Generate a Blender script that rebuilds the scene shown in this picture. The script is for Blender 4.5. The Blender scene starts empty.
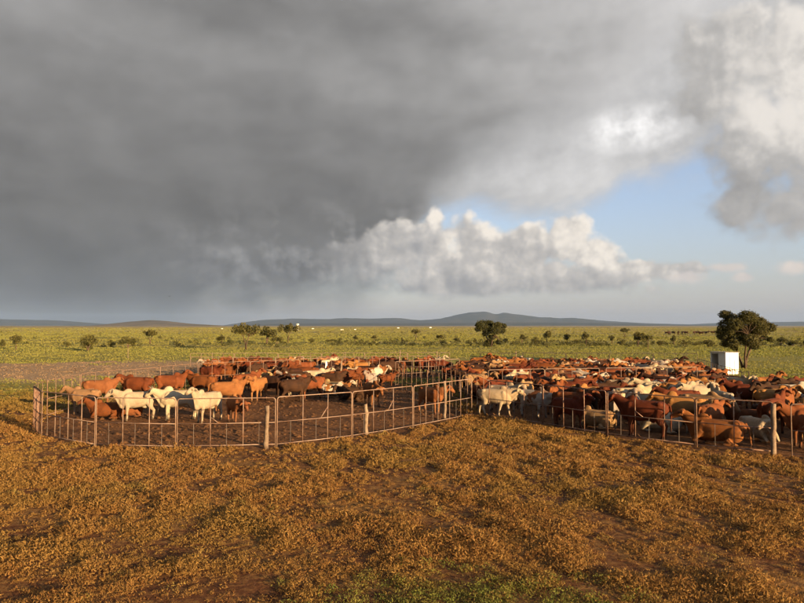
import bpy, bmesh, math, random
import numpy as np
from mathutils import Vector, Matrix

random.seed(7)
rng = np.random.default_rng(11)
R = math.radians
scene = bpy.context.scene
COL = scene.collection

# ------------------------------------------------------------------ camera
FPX, CX, CY, HOR, CAMH = 630.0, 402.0, 301.5, 325.5, 4.2
PITCH = math.atan((HOR - CY) / FPX)
cd = bpy.data.cameras.new('camera')
cam = bpy.data.objects.new('camera', cd)
COL.objects.link(cam)
cam.location = (0, 0, CAMH)
cam.rotation_euler = (math.pi / 2 + PITCH, 0, 0)
cd.sensor_width = 36.0
cd.lens = 36.0 * FPX / 804.0
cd.clip_start, cd.clip_end = 0.1, 60000
scene.camera = cam


def ray(px, py):
    a, b = (px - CX) / FPX, (CY - py) / FPX
    c, s = math.cos(PITCH), math.sin(PITCH)
    return Vector((a, c - b * s, s + b * c))


def G(px, py):
    """ground point seen at a photograph pixel"""
    d = ray(px, py)
    t = -CAMH / d.z
    return Vector((d.x * t, d.y * t, 0))


def top_of(px, py, y):
    """height of the point at pixel (px, py) standing at distance y"""
    d = ray(px, py)
    return CAMH + d.z * y / d.y


# ------------------------------------------------------------------ light
SUN_AZ, SUN_EL = 135.0, 9.5          # degrees right of the view direction, above the horizon
EXPOSURE, SKY = 1.9, 0.10
sd = bpy.data.lights.new('sun', 'SUN')
sd.energy, sd.angle, sd.color = 5.0, R(0.6), (1.0, 0.66, 0.33)
sun = bpy.data.objects.new('sun', sd)
COL.objects.link(sun)
sdir = Vector((math.sin(R(SUN_AZ)) * math.cos(R(SUN_EL)), math.cos(R(SUN_AZ)) * math.cos(R(SUN_EL)), math.sin(R(SUN_EL))))
sun.rotation_euler = sdir.to_track_quat('Z', 'Y').to_euler()
sun.location = (40, -40, 30)
vs = scene.view_settings
vs.view_transform, vs.look, vs.gamma, vs.exposure = 'Standard', 'None', 1.0, EXPOSURE
vs.use_curve_mapping = False
cy = scene.cycles
cy.max_bounces, cy.diffuse_bounces, cy.glossy_bounces = 5, 2, 1
cy.transmission_bounces, cy.transparent_max_bounces, cy.volume_bounces = 2, 4, 1
cy.use_denoising = True
cy.use_adaptive_sampling, cy.adaptive_threshold, cy.adaptive_min_samples = True, 0.02, 8


# ------------------------------------------------------------------ node expressions
class E:
    """a socket (or number) with arithmetic"""
    nt = None

    def __init__(s, v): s.v = v

    @staticmethod
    def m(op, *a, clamp=False):
        n = E.nt.nodes.new('ShaderNodeMath')
        n.operation, n.use_clamp = op, clamp
        for i, x in enumerate(a):
            x = x.v if isinstance(x, E) else x
            if isinstance(x, (int, float)): n.inputs[i].default_value = x
            else: E.nt.links.new(x, n.inputs[i])
        return E(n.outputs[0])
    def __add__(s, o): return E.m('ADD', s, o)
    __radd__ = __add__
    def __sub__(s, o): return E.m('SUBTRACT', s, o)
    def __rsub__(s, o): return E.m('SUBTRACT', o, s)
    def __mul__(s, o): return E.m('MULTIPLY', s, o)
    __rmul__ = __mul__
    def __truediv__(s, o): return E.m('DIVIDE', s, o)
    def __rtruediv__(s, o): return E.m('DIVIDE', o, s)
    def __neg__(s): return E.m('MULTIPLY', s, -1.0)


def emin(a, b): return E.m('MINIMUM', a, b)
def emax(a, b): return E.m('MAXIMUM', a, b)
def sat(a): return E.m('ADD', a, 0.0, clamp=True)


def sstep(lo, hi, x):
    n = E.nt.nodes.new('ShaderNodeMapRange')
    n.interpolation_type = 'SMOOTHSTEP'
    E.nt.links.new(x.v, n.inputs['Value'])
    n.inputs['From Min'].default_value, n.inputs['From Max'].default_value = lo, hi
    return E(n.outputs['Result'])


def fnoise(vec, scale, detail=5, rough=0.55, dist=0.0, off=None):
    n = E.nt.nodes.new('ShaderNodeTexNoise')
    n.inputs['Scale'].default_value, n.inputs['Detail'].default_value = scale, detail
    n.inputs['Roughness'].default_value, n.inputs['Distortion'].default_value = rough, dist
    if vec is not None:
        if off is not None:
            a = E.nt.nodes.new('ShaderNodeVectorMath'); a.operation = 'ADD'
            E.nt.links.new(vec, a.inputs[0]); a.inputs[1].default_value = off
            vec = a.outputs[0]
        E.nt.links.new(vec, n.inputs['Vector'])
    return E(n.outputs[0])


def vec3(x, y, z):
    n = E.nt.nodes.new('ShaderNodeCombineXYZ')
    for i, q in enumerate((x, y, z)):
        if isinstance(q, E): E.nt.links.new(q.v, n.inputs[i])
        else: n.inputs[i].default_value = q
    return n.outputs[0]


def sepxyz(v):
    n = E.nt.nodes.new('ShaderNodeSeparateXYZ')
    E.nt.links.new(v, n.inputs[0])
    return E(n.outputs[0]), E(n.outputs[1]), E(n.outputs[2])


def curve(x, pts, lo, hi, vlo, vhi):
    """piecewise curve: pts in (x, value)"""
    n = E.nt.nodes.new('ShaderNodeFloatCurve')
    xx = E.m('ADD', (x - lo) / (hi - lo), 0.0, clamp=True)
    E.nt.links.new(xx.v, n.inputs['Value'])
    c = n.mapping.curves[0]
    P = [((a - lo) / (hi - lo), (b - vlo) / (vhi - vlo)) for a, b in pts]
    c.points[0].location, c.points[1].location = P[0], P[-1]
    for p in P[1:-1]: c.points.new(*p)
    for p in c.points: p.handle_type = 'AUTO_CLAMPED'
    n.mapping.update()
    return E(n.outputs[0]) * (vhi - vlo) + vlo


def mixc(fac, a, b):
    n = E.nt.nodes.new('ShaderNodeMix')
    n.data_type = 'RGBA'
    for i, q in ((0, fac), (6, a), (7, b)):
        q = q.v if isinstance(q, E) else q
        if isinstance(q, (int, float)): n.inputs[i].default_value = q
        elif isinstance(q, tuple): n.inputs[i].default_value = tuple(q) + (1,) if len(q) == 3 else q
        else: E.nt.links.new(q, n.inputs[i])
    return n.outputs[2]


def scalec(f, c):
    """colour times a value"""
    n = E.nt.nodes.new('ShaderNodeVectorMath'); n.operation = 'SCALE'
    if isinstance(c, tuple): n.inputs[0].default_value = c
    else: E.nt.links.new(c, n.inputs[0])
    f = f.v if isinstance(f, E) else f
    if isinstance(f, (int, float)): n.inputs['Scale'].default_value = f
    else: E.nt.links.new(f, n.inputs['Scale'])
    return n.outputs[0]


# ------------------------------------------------------------------ sky
world = bpy.data.worlds.new('World')
scene.world = world
world.use_nodes = True
nt = E.nt = world.node_tree
nt.nodes.clear()


def azel(px, py):
    d = ray(px, py).normalized()
    return math.degrees(math.atan2(d.x, d.y)), math.degrees(math.asin(d.z))


def build_sky():
    K = 1.0 / (SKY * 2 ** EXPOSURE)                 # display-linear cloud radiance -> background input
    tc = nt.nodes.new('ShaderNodeTexCoord')
    D = tc.outputs['Generated']
    dx, dy, dz = sepxyz(D)
    ar, er = E.m('ARCTAN2', dx, dy), E.m('ARCSINE', dz)
    az, el = ar * (180 / math.pi), er * (180 / math.pi)
    sky = nt.nodes.new('ShaderNodeTexSky')
    sky.sky_type, sky.sun_disc = 'NISHITA', False
    sky.sun_elevation, sky.sun_rotation = R(SUN_EL), R(SUN_AZ)
    sky.air_density, sky.dust_density, sky.ozone_density = 1.0, 0.6, 1.5
    tn = nt.nodes.new('ShaderNodeVectorMath'); tn.operation = 'MULTIPLY'
    nt.links.new(sky.outputs[0], tn.inputs[0]); g = 2 ** (1.0 - EXPOSURE); tn.inputs[1].default_value = (1.22 * g, 1.25 * g, 1.5 * g)
    base = tn.outputs[0]
    # thin pale air low over the plain
    low = E.m('POWER', 2.718, -emax(el, 0.0) / 12.0)
    base = mixc(low * 0.97, base, scalec(K, (0.485, 0.455, 0.47)))

    def n2(x, y, scale, detail=4, rough=0.55, off=0.0):
        n = nt.nodes.new('ShaderNodeTexNoise')
        n.noise_dimensions = '2D'
        n.inputs['Scale'].default_value, n.inputs['Detail'].default_value = scale, detail
        n.inputs['Roughness'].default_value = rough
        nt.links.new(vec3(x + off, y + off * 0.7, 0.0), n.inputs['Vector'])
        return E(n.outputs[0])

    def vor(x, y, scale, detail=2.0, rough=0.5):
        n = nt.nodes.new('ShaderNodeTexVoronoi')
        n.voronoi_dimensions, n.feature = '2D', 'F1'
        n.inputs['Scale'].default_value, n.inputs['Detail'].default_value = scale, detail
        n.inputs['Roughness'].default_value = rough
        nt.links.new(vec3(x, y, 0.0), n.inputs['Vector'])
        return E(n.outputs['Distance'])

    w1 = n2(ar, er, 8.0, 5, 0.6, 3.1) - 0.5
    w2 = n2(ar, er, 8.0, 5, 0.6, 7.7) - 0.5
    wf = n2(ar, er, 34.0, 4, 0.6, 1.7) - 0.5
    # coordinates along the slanting underside of the deck
    xs, ys = ar * 0.94 + er * 0.34, er * 0.94 - ar * 0.34
    strk = n2(xs * 0.32 + w2 * 0.03, ys + w1 * 0.03, 14.0, 5, 0.55, 2.0) - 0.5
    soft = n2(ar * 0.55, er, 4.5, 3, 0.5, 9.0) - 0.5
    band = n2(ar * 0.28 + w1 * 0.05, er + ar * 0.06 + w2 * 0.04, 9.0, 4, 0.52, 4.0) - 0.5
    # billows: rounded lumps, sampled again a little towards the sun for their shading
    bx, by = ar + w1 * 0.05 + wf * 0.010, er + w2 * 0.05
    B0 = vor(bx, by, 15.0, 2.0, 0.6)
    B1 = vor(bx + 0.010, by + 0.010, 15.0, 2.0, 0.6)
    t0 = n2(ar, er, 17.0, 5, 0.6, 5.5)
    t1 = n2(ar + 0.010, er + 0.012, 17.0, 5, 0.6, 5.5)
    relief = (B1 - B0) * 0.55 + (t0 - t1) * 1.7      # >0 on the lit flank of a lump
    big0, big1 = n2(ar * 0.8, er, 7.0, 4, 0.55, 8.8), n2(ar * 0.8 + 0.02, er + 0.025, 7.0, 4, 0.55, 8.8)
    PW = vec3(az + w1 * 1.5 + wf * 0.5, el + w2 * 1.2 + wf * 0.3, 0.0)

    back = sstep(112, 66, az) * sstep(-179, -166, az)  # cloud carried on unseen behind the left, shaped to darken camera-facing flanks
    # ---- pale ragged stratus above the blue gap
    lo = curve(az, [(-90, -2), (-25, -2), (-17, 1.0), (-14, 2.6), (-6, 3.0), (0, 4.6), (3.0, 9.4), (6, 9.6), (10, 8.9), (16, 9.7), (20, 11.2), (25, 12.4), (28, 14.0), (33, 15), (60, 14), (90, 30)], -90, 90, -5, 40)
    edge = el - lo + strk * 5.0 + w1 * 2.2 + wf * 0.9
    a2 = sstep(-1.0, 2.4, edge) * back
    spot = field_at(vec3(az, el, 0.0), 632, 128, 60, 26)
    spot2 = field_at(vec3(az, el, 0.0), 545, 182, 110, 30)
    c2 = 0.565 + emax(spot2, 0.0) * 0.12 + strk * 0.40 + soft * 0.20 + wf * 0.16 + emax(spot, 0.0) * (0.36 + wf * 0.9 + strk * 0.5)
    out = mixc(a2 * 0.96, base, scalec(c2 * K, (1.0, 0.975, 0.95)))

    # ---- dark deck: everything up and to the left
    lo2 = curve(az, [(-90, -3), (-24, -5), (-19, -3.0), (-15, -1.0), (-6, 0.2), (-1, 3.0), (4, 10.0), (10, 14.8), (16, 17.5), (20, 20.5), (26, 24), (33, 27), (60, 30), (90, 36)], -90, 90, -5, 40)
    e3 = el - lo2 + strk * 6.0 + w1 * 4.0 + soft * 4.0
    a3 = sstep(-2.0, 5.0, e3) * back
    br = curve(az, [(-90, 0.185), (-33, 0.185), (-22, 0.175), (-12, 0.182), (-4, 0.205), (4, 0.25), (12, 0.31), (24, 0.37), (60, 0.38), (90, 0.38)], -90, 90, 0, 1)
    up = curve(el, [(-2, 1.0), (2, 0.95), (5, 0.90), (8, 0.88), (12, 0.95), (17, 1.10), (22, 1.24), (28, 1.32), (90, 1.32)], -2, 90, 0, 2)
    mott = 1.0 + band * 0.80 + soft * 0.55 + strk * 0.30 + (big0 - big1) * 0.45 + w1 * 0.15
    cool = sstep(10.0, 0.0, el)
    dcol = mixc(cool * 0.8, (1.0, 0.975, 0.958), (0.955, 0.972, 1.03))
    # pale convective lumps inside the lower deck, growing towards the cumulus
    zone = sstep(-28, -6, az) * sstep(2.2, 4.5, el) * sstep(13, 6.5, el) * sstep(8, 2, az)
    lump = zone * sat(0.12 + relief * 1.1 + w2 * 1.2 + soft * 1.0)
    out = mixc(a3, out, scalec((br * up * mott * 1.13 + lump * 0.20) * K, dcol))

    # ---- heaped clouds
    def heap(out, blobs, bot, bright, mid, shade, soft_edge, gx=0.0, gy=0.0, c0=(0, 0), k=1.0, ragged=1.0, l0=0.4, fade=None, tips=None):
        f = None
        for px, py, rx, ry in blobs:
            d = field_at(PW, px, py, rx, ry)
            f = d if f is None else E.m('SMOOTH_MAX', f, d, 0.3)
        d = f + (0.42 - B0) * 0.40 * ragged + (t0 - 0.5) * 0.5 * ragged
        if bot is not None:
            d = emin(d, (el - bot + w1 * 2.0 + wf * 0.6) * 0.30)
        a = sstep(0.0, soft_edge, d)
        p = azel(*c0)
        lit = l0 + (0.0 if tips is None else tips) + (az - p[0]) * gx + (el - p[1]) * gy + relief * 0.85 * k + w2 * 0.75 * k + soft * 0.7
        c = mixc(sstep(0.45, 1.15, lit), mixc(sstep(-0.25, 0.70, lit), scalec(K, shade), scalec(K, mid)), scalec(K, bright))
        if fade is not None: a = a * sstep(fade[0], fade[1], az)
        return mixc(a, out, c)

    # right-hand tower
    out = heap(out, [(745, 195, 46, 46), (765, 135, 66, 66), (705, 95, 44, 36), (800, 208, 60, 42), (795, 60, 90, 70),
                     (715, 50, 66, 46), (870, 150, 110, 105), (980, 110, 120, 100)], None,
               (0.84, 0.79, 0.73), (0.52, 0.50, 0.48), (0.33, 0.32, 0.315), 0.44, 0.066, 0.030, (755, 150), 0.60, 0.9, 0.44, None, emax(field_at(vec3(az, el, 0.0), 765, 112, 52, 46), 0.0) * 0.55)
    # row of cumulus over the plain
    PA = vec3(az, el, 0.0)
    tips = emax(field_at(PA, 437, 214, 12, 20), 0.0) * 1.1 + emax(field_at(PA, 580, 236, 30, 24), 0.0) * 0.5 + emax(field_at(PA, 605, 256, 26, 14), 0.0) * 0.5 + emax(field_at(PA, 448, 246, 14, 16), 0.0) * 0.7 + emax(field_at(PA, 490, 226, 22, 16), 0.0) * 0.35
    out = heap(out, [(350, 262, 60, 34), (385, 248, 40, 36), (412, 246, 30, 36), (437, 222, 12, 22), (440, 258, 36, 38), (472, 246, 34, 34), (500, 250, 38, 34),
                     (460, 275, 70, 28), (530, 248, 44, 34), (568, 241, 34, 32), (596, 256, 40, 25), (530, 284, 130, 30), (450, 284, 80, 30), (635, 269, 48, 14),
                     (680, 270, 40, 9)], 2.25,
               (0.95, 0.87, 0.77), (0.60, 0.565, 0.53), (0.36, 0.352, 0.355), 0.30, 0.012, 0.105, (520, 256), 1.0, 1.0, 0.50, (-11.0, 3.0), tips)
    # small scraps to the right
    out = heap(out, [(690, 277, 22, 9), (724, 267, 30, 6), (742, 276, 14, 6), (796, 266, 20, 8), (850, 262, 50, 10)], None,
               (0.82, 0.73, 0.65), (0.68, 0.62, 0.58), (0.52, 0.49, 0.48), 0.6, 0, 0.12, (690, 277), 0.7, 1.0, 0.6)
    bg = nt.nodes.new('ShaderNodeBackground')
    nt.links.new(out, bg.inputs[0])
    bg.inputs[1].default_value = SKY
    world.cycles.sampling_method = 'NONE'
    wo = nt.nodes.new('ShaderNodeOutputWorld')
    nt.links.new(bg.outputs[0], wo.inputs[0])


def field_at(P, px, py, rx, ry):
    """1 at the middle of an ellipse of the sky, 0 on its rim"""
    a, e = azel(px, py)
    k = FPX * math.pi / 180
    n = nt.nodes.new('ShaderNodeVectorMath'); n.operation = 'MULTIPLY_ADD'
    nt.links.new(P, n.inputs[0])
    n.inputs[1].default_value = (k / rx, k / ry, 0)
    n.inputs[2].default_value = (-a * k / rx, -e * k / ry, 0)
    l = nt.nodes.new('ShaderNodeVectorMath'); l.operation = 'LENGTH'
    nt.links.new(n.outputs[0], l.inputs[0])
    return 1.0 - E(l.outputs['Value'])


build_sky()


# ------------------------------------------------------------------ helpers
def link(o, parent=None):
    COL.objects.link(o)
    if parent is not None: o.parent = parent
    return o


def tag(o, label=None, cat=None, group=None, kind=None):
    if label: o['label'] = label
    if cat: o['category'] = cat
    if group: o['group'] = group
    if kind: o['kind'] = kind
    return o


def empty(name, loc=(0, 0, 0), rz=0.0):
    o = bpy.data.objects.new(name, None)
    o.empty_display_size = 0.2
    o.location, o.rotation_euler = loc, (0, 0, rz)
    return link(o)


def mesh_np(name, v, f, mat=None, smooth=False, col=None):
    """mesh from numpy verts (n,3) and faces (m,k) of one size"""
    v, f = np.asarray(v, np.float32), np.asarray(f, np.int32)
    me = bpy.data.meshes.new(name)
    me.vertices.add(len(v)); me.vertices.foreach_set('co', v.ravel())
    k = f.shape[1]
    me.loops.add(f.size); me.loops.foreach_set('vertex_index', f.ravel())
    me.polygons.add(len(f)); me.polygons.foreach_set('loop_start', np.arange(0, f.size, k, dtype=np.int32))
    if smooth: me.polygons.foreach_set('use_smooth', np.ones(len(f), bool))
    me.update(calc_edges=True)
    if col is not None:
        at = me.attributes.new('tint', 'FLOAT_COLOR', 'POINT')
        at.data.foreach_set('color', np.asarray(col, np.float32).ravel())
    if mat: me.materials.append(mat)
    return me


def bm_obj(name, bm, mat, parent=None, smooth=False):
    me = bpy.data.meshes.new(name)
    bm.normal_update(); bm.to_mesh(me); bm.free()
    if smooth:
        for p in me.polygons: p.use_smooth = True
    if mat: me.materials.append(mat)
    return link(bpy.data.objects.new(name, me), parent)


def add_tube(bm, pts, rad, n=8, cap=True):
    """round tube through pts; rad is a number, a list, or a list of (side, up) pairs"""
    pts = [Vector(p) for p in pts]
    if isinstance(rad, (int, float)): rad = [rad] * len(pts)
    rings, prev = [], None
    for i, p in enumerate(pts):
        t = (pts[min(i + 1, len(pts) - 1)] - pts[max(i - 1, 0)]).normalized()
        ref = Vector((0, 1, 0)) if abs(t.y) < 0.9 else Vector((1, 0, 0))
        if prev is not None: ref = prev
        u = (ref - t * ref.dot(t)).normalized()
        prev = u
        w = t.cross(u)
        r = rad[i]
        ru, rw = (r, r) if isinstance(r, (int, float)) else r
        rings.append([bm.verts.new(p + u * (ru * math.cos(2 * math.pi * k / n)) + w * (rw * math.sin(2 * math.pi * k / n))) for k in range(n)])
    for a, b in zip(rings, rings[1:]):
        for k in range(n):
            bm.faces.new((a[k], a[(k + 1) % n], b[(k + 1) % n], b[k]))
    if cap:
        bm.faces.new(rings[0][::-1]); bm.faces.new(rings[-1])


def add_ball(bm, c, r, rot=None, sub=2):
    m = Matrix.Translation(c)
    if rot is not None: m = m @ rot
    m = m @ Matrix.Diagonal((r[0], r[1], r[2], 1))
    bmesh.ops.create_icosphere(bm, subdivisions=sub, radius=1.0, matrix=m)


def add_box(bm, c, s, rot=None):
    m = Matrix.Translation(c)
    if rot is not None: m = m @ rot
    m = m @ Matrix.Diagonal((s[0], s[1], s[2], 1))
    return bmesh.ops.create_cube(bm, size=1.0, matrix=m)['verts']


# value noise for scattering
_tab = rng.random((256, 256))
def vnoise(x, y):
    xi, yi = np.floor(x).astype(int), np.floor(y).astype(int)
    fx, fy = x - xi, y - yi
    fx, fy = fx * fx * (3 - 2 * fx), fy * fy * (3 - 2 * fy)
    t = lambda a, b: _tab[a % 256, b % 256]
    return (t(xi, yi) * (1 - fx) + t(xi + 1, yi) * fx) * (1 - fy) + (t(xi, yi + 1) * (1 - fx) + t(xi + 1, yi + 1) * fx) * fy
def fbm(x, y, o=4):
    s, a, n = 0, 0.5, 0
    for i in range(o):
        s = s + a * vnoise(x * 2 ** i + 17 * i, y * 2 ** i + 31 * i); n += a; a *= 0.5
    return s / n


def in_poly(x, y, poly):
    ins = np.zeros(np.shape(x), bool)
    for (x1, y1), (x2, y2) in zip(poly, poly[1:] + poly[:1]):
        c = ((y1 > y) != (y2 > y)) & (x < (x2 - x1) * (y - y1) / (y2 - y1 + 1e-12) + x1)
        ins ^= c
    return ins


# ------------------------------------------------------------------ materials
def mat_new(name, rough=0.9, spec=0.2):
    m = bpy.data.materials.new(name)
    m.use_nodes = True
    E.nt = m.node_tree
    b = m.node_tree.nodes['Principled BSDF']
    b.inputs['Roughness'].default_value = rough
    b.inputs['Specular IOR Level'].default_value = spec
    return m, b


ALB = 0.55     # common tone of earth, hide, wood and leaf


def setc(b, c, inp='Base Color', k=None):
    if inp == 'Base Color':
        k = ALB if k is None else k
        c = tuple(q * k for q in c) if isinstance(c, tuple) else scalec(k, c)
    if isinstance(c, tuple): b.inputs[inp].default_value = c + (1,)
    else: E.nt.links.new(c, b.inputs[inp])


def bump(b, h, strength=0.4, dist=0.02):
    n = E.nt.nodes.new('ShaderNodeBump')
    n.inputs['Strength'].default_value, n.inputs['Distance'].default_value = strength, dist
    E.nt.links.new(h.v, n.inputs['Height'])
    E.nt.links.new(n.outputs[0], b.inputs['Normal'])


def tcoord(kind='Object'):
    return E.nt.nodes.new('ShaderNodeTexCoord').outputs[kind]


def gpos():
    return E.nt.nodes.new('ShaderNodeNewGeometry').outputs['Position']


def attr(name):
    n = E.nt.nodes.new('ShaderNodeAttribute'); n.attribute_name = name
    return n.outputs['Color']


def orand():
    return E(E.nt.nodes.new('ShaderNodeObjectInfo').outputs['Random'])


def hsv(c, h=0.5, s=1.0, v=1.0):
    n = E.nt.nodes.new('ShaderNodeHueSaturation')
    for i, q in ((0, h), (1, s), (2, v)):
        if isinstance(q, E): E.nt.links.new(q.v, n.inputs[i])
        else: n.inputs[i].default_value = q
    if isinstance(c, tuple): n.inputs['Color'].default_value = c + (1,)
    else: E.nt.links.new(c, n.inputs['Color'])
    return n.outputs[0]


M = {}


def simple(name, c1, c2, scale=8.0, rough=0.85, spec=0.2, bmp=0.3, dist=0.01, metal=0.0):
    m, b = mat_new(name, rough, spec)
    v = tcoord()
    n = fnoise(v, scale, 6, 0.6)
    r = orand()
    setc(b, hsv(mixc(sstep(0.3, 0.7, n), c1, c2), 0.5, 1.0, 0.85 + r * 0.3), k=1.0 if 'white' in name else None)
    b.inputs['Metallic'].default_value = metal
    bump(b, fnoise(v, scale * 3, 4, 0.6), bmp, dist)
    M[name] = m
    return m


simple('pale_pipe', (0.42, 0.31, 0.235), (0.23, 0.125, 0.08), 3.0, 0.55, 0.4, 0.1, 0.002)
simple('rusty_pipe', (0.24, 0.115, 0.07), (0.40, 0.27, 0.19), 6.0, 0.7, 0.3, 0.1, 0.002)
simple('dark_pipe', (0.06, 0.045, 0.04), (0.10, 0.07, 0.05), 6.0, 0.7, 0.3, 0.1, 0.002)
simple('weathered_wood', (0.36, 0.28, 0.20), (0.22, 0.15, 0.10), 7.0, 0.9, 0.1, 0.5, 0.01)
simple('red_wood', (0.13, 0.055, 0.035), (0.20, 0.13, 0.10), 4.0, 0.9, 0.1, 0.6, 0.012)
simple('bark', (0.10, 0.07, 0.05), (0.17, 0.12, 0.085), 9.0, 0.95, 0.1, 0.6, 0.02)
simple('white_paint', (0.78, 0.77, 0.74), (0.66, 0.64, 0.60), 2.0, 0.6, 0.3, 0.1, 0.003)
simple('inside_dark', (0.10, 0.095, 0.09), (0.14, 0.13, 0.12), 3.0, 0.9, 0.1, 0.1, 0.003)
simple('roof_iron', (0.42, 0.41, 0.40), (0.30, 0.26, 0.23), 3.0, 0.5, 0.4, 0.1, 0.003)
simple('wire', (0.22, 0.19, 0.17), (0.14, 0.11, 0.09), 6.0, 0.6, 0.3, 0.0, 0.001)
simple('horn', (0.35, 0.30, 0.24), (0.12, 0.10, 0.08), 6.0, 0.5, 0.4, 0.1, 0.002)
simple('dung', (0.12, 0.058, 0.027), (0.24, 0.12, 0.052), 3.0, 0.95, 0.1, 0.5, 0.02)
simple('black_feather', (0.02, 0.02, 0.022), (0.03, 0.03, 0.03), 5.0, 0.7, 0.2, 0.0, 0.001)
simple('whitewash', (0.70, 0.69, 0.66), (0.60, 0.58, 0.54), 0.5, 0.8, 0.2, 0.0, 0.01)


def tint_mat(name, rough=0.85, trans=0.35):
    """leafy surface: colour from its own tint, some light passes through"""
    m, b = mat_new(name, rough, 0.15)
    c = scalec(ALB, attr('tint'))
    setc(b, c, k=1.0)
    if trans:
        t = E.nt.nodes.new('ShaderNodeBsdfTranslucent')
        E.nt.links.new(c, t.inputs[0])
        x = E.nt.nodes.new('ShaderNodeMixShader')
        x.inputs[0].default_value = trans
        E.nt.links.new(b.outputs[0], x.inputs[1]); E.nt.links.new(t.outputs[0], x.inputs[2])
        out = [n for n in E.nt.nodes if n.type == 'OUTPUT_MATERIAL'][0]
        E.nt.links.new(x.outputs[0], out.inputs[0])
    M[name] = m
    return m


tint_mat('leaf', 0.7, 0.30)
tint_mat('grass_blade', 0.8, 0.35)

# ------------------------------------------------------------------ plan of the yards (ground points)
def gp(px, py):
    p = G(px, py); return (p.x, p.y)

FRONT_L = [gp(41, 437), gp(95, 447), gp(176, 449), gp(276, 447), gp(352, 438), gp(413, 428), gp(472, 416)]
BACK_L = [gp(33, 427.5), gp(47, 417), gp(80, 407), gp(122, 400), gp(160, 395), gp(198, 390), gp(250, 386), gp(300, 382), gp(342, 380), gp(380, 381)]
FRONT_R = [gp(489, 417), gp(543, 425), gp(607, 436), gp(696, 447), gp(775, 454.5)]
FRONT_R2 = [gp(791, 457), gp(870, 463), gp(960, 466)]
POLY_L = FRONT_L + [gp(400, 384)] + BACK_L[::-1]
POLY_BL = [gp(205, 387), gp(300, 381), gp(342, 379), gp(430, 378), gp(455, 374), gp(430, 372), gp(215, 372)]
POLY_R = FRONT_R + FRONT_R2 + [gp(1050, 425), gp(900, 408), gp(790, 402), gp(745, 400), gp(706, 391), gp(696, 374), gp(480, 371), gp(452, 384)]
PENS = [POLY_L, POLY_BL, POLY_R]

# ------------------------------------------------------------------ ground
def half_planes(poly):
    """signed distance to a convex-ish polygon as node expression (positive inside)"""
    hull = convex(poly)
    px, py, _ = sepxyz(gpos())
    f = None
    for (x1, y1), (x2, y2) in zip(hull, hull[1:] + hull[:1]):
        L = math.hypot(x2 - x1, y2 - y1)
        nx, ny = -(y2 - y1) / L, (x2 - x1) / L
        d = px * nx + py * ny - (x1 * nx + y1 * ny)
        f = d if f is None else emin(f, d)
    return f


def convex(pts):
    pts = sorted(pts)
    def half(ps):
        h = []
        for p in ps:
            while len(h) > 1 and (h[-1][0] - h[-2][0]) * (p[1] - h[-2][1]) - (h[-1][1] - h[-2][1]) * (p[0] - h[-2][0]) <= 0: h.pop()
            h.append(p)
        return h
    a, b = half(pts), half(pts[::-1])
    return a[:-1] + b[:-1]


def ground_material():
    m, b = mat_new('earth', 0.95, 0.1)
    P = gpos()
    px, py, _ = sepxyz(P)
    big = fnoise(P, 0.05, 4, 0.55)
    med = fnoise(P, 0.45, 5, 0.6)
    fine = fnoise(P, 6.0, 6, 0.65)
    grit = fnoise(P, 30.0, 4, 0.65)
    r = E.m('SQRT', px * px + py * py)
    # red-brown earth with dry litter in the foreground
    soil = mixc(sstep(0.35, 0.65, fine), (0.120, 0.048, 0.021), (0.21, 0.095, 0.038))
    litter = mixc(sstep(0.4, 0.6, grit), (0.31, 0.165, 0.050), (0.38, 0.22, 0.070))
    fg = mixc(sstep(0.44, 0.60, fine * 0.5 + med * 0.5) * 0.75, soil, litter)
    # grass plain
    strk = fnoise(vec3(px * 0.012, py * 0.03, 0.0), 1.0, 5, 0.6)
    gr = mixc(sstep(0.35, 0.65, med), (0.25, 0.255, 0.062), (0.31, 0.29, 0.078))
    gr = mixc(sstep(0.45, 0.68, strk), gr, (0.34, 0.29, 0.10))
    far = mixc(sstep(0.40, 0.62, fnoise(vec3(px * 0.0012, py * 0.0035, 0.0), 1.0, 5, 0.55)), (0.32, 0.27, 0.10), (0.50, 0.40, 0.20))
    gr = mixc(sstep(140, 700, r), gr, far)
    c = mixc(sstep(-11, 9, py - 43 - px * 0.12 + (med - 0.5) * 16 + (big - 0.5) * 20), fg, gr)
    # bare stony strip west of the yards
    bx, by = G(30, 371).x, G(30, 371).y
    strip = sstep(0.0, 3.0, 9.0 - E.m('ABSOLUTE', py - 60 - (px + 36) * 0.10) * 0.62 + (med - 0.5) * 9 + (big - 0.5) * 22) * sstep(-12, -20, px + (med - 0.5) * 8 + (big - 0.5) * 14)
    c = mixc(strip * 0.8, c, mixc(sstep(0.4, 0.6, fine), (0.42, 0.27, 0.175), (0.55, 0.38, 0.26)))
    # trampled dung and mud in the yards
    mud = mixc(sstep(0.38, 0.62, fine * 0.6 + med * 0.4), (0.11, 0.050, 0.022), (0.28, 0.135, 0.056))
    for poly in PENS:
        f = half_planes(poly)
        c = mixc(sstep(-0.9, 0.7, f + (med - 0.5) * 2.2 + (fine - 0.5) * 1.2), c, mud)
    setc(b, c)
    bump(b, fine * 0.7 + grit * 0.3, 0.9, 0.06)
    M['earth'] = m
    return m


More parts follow.
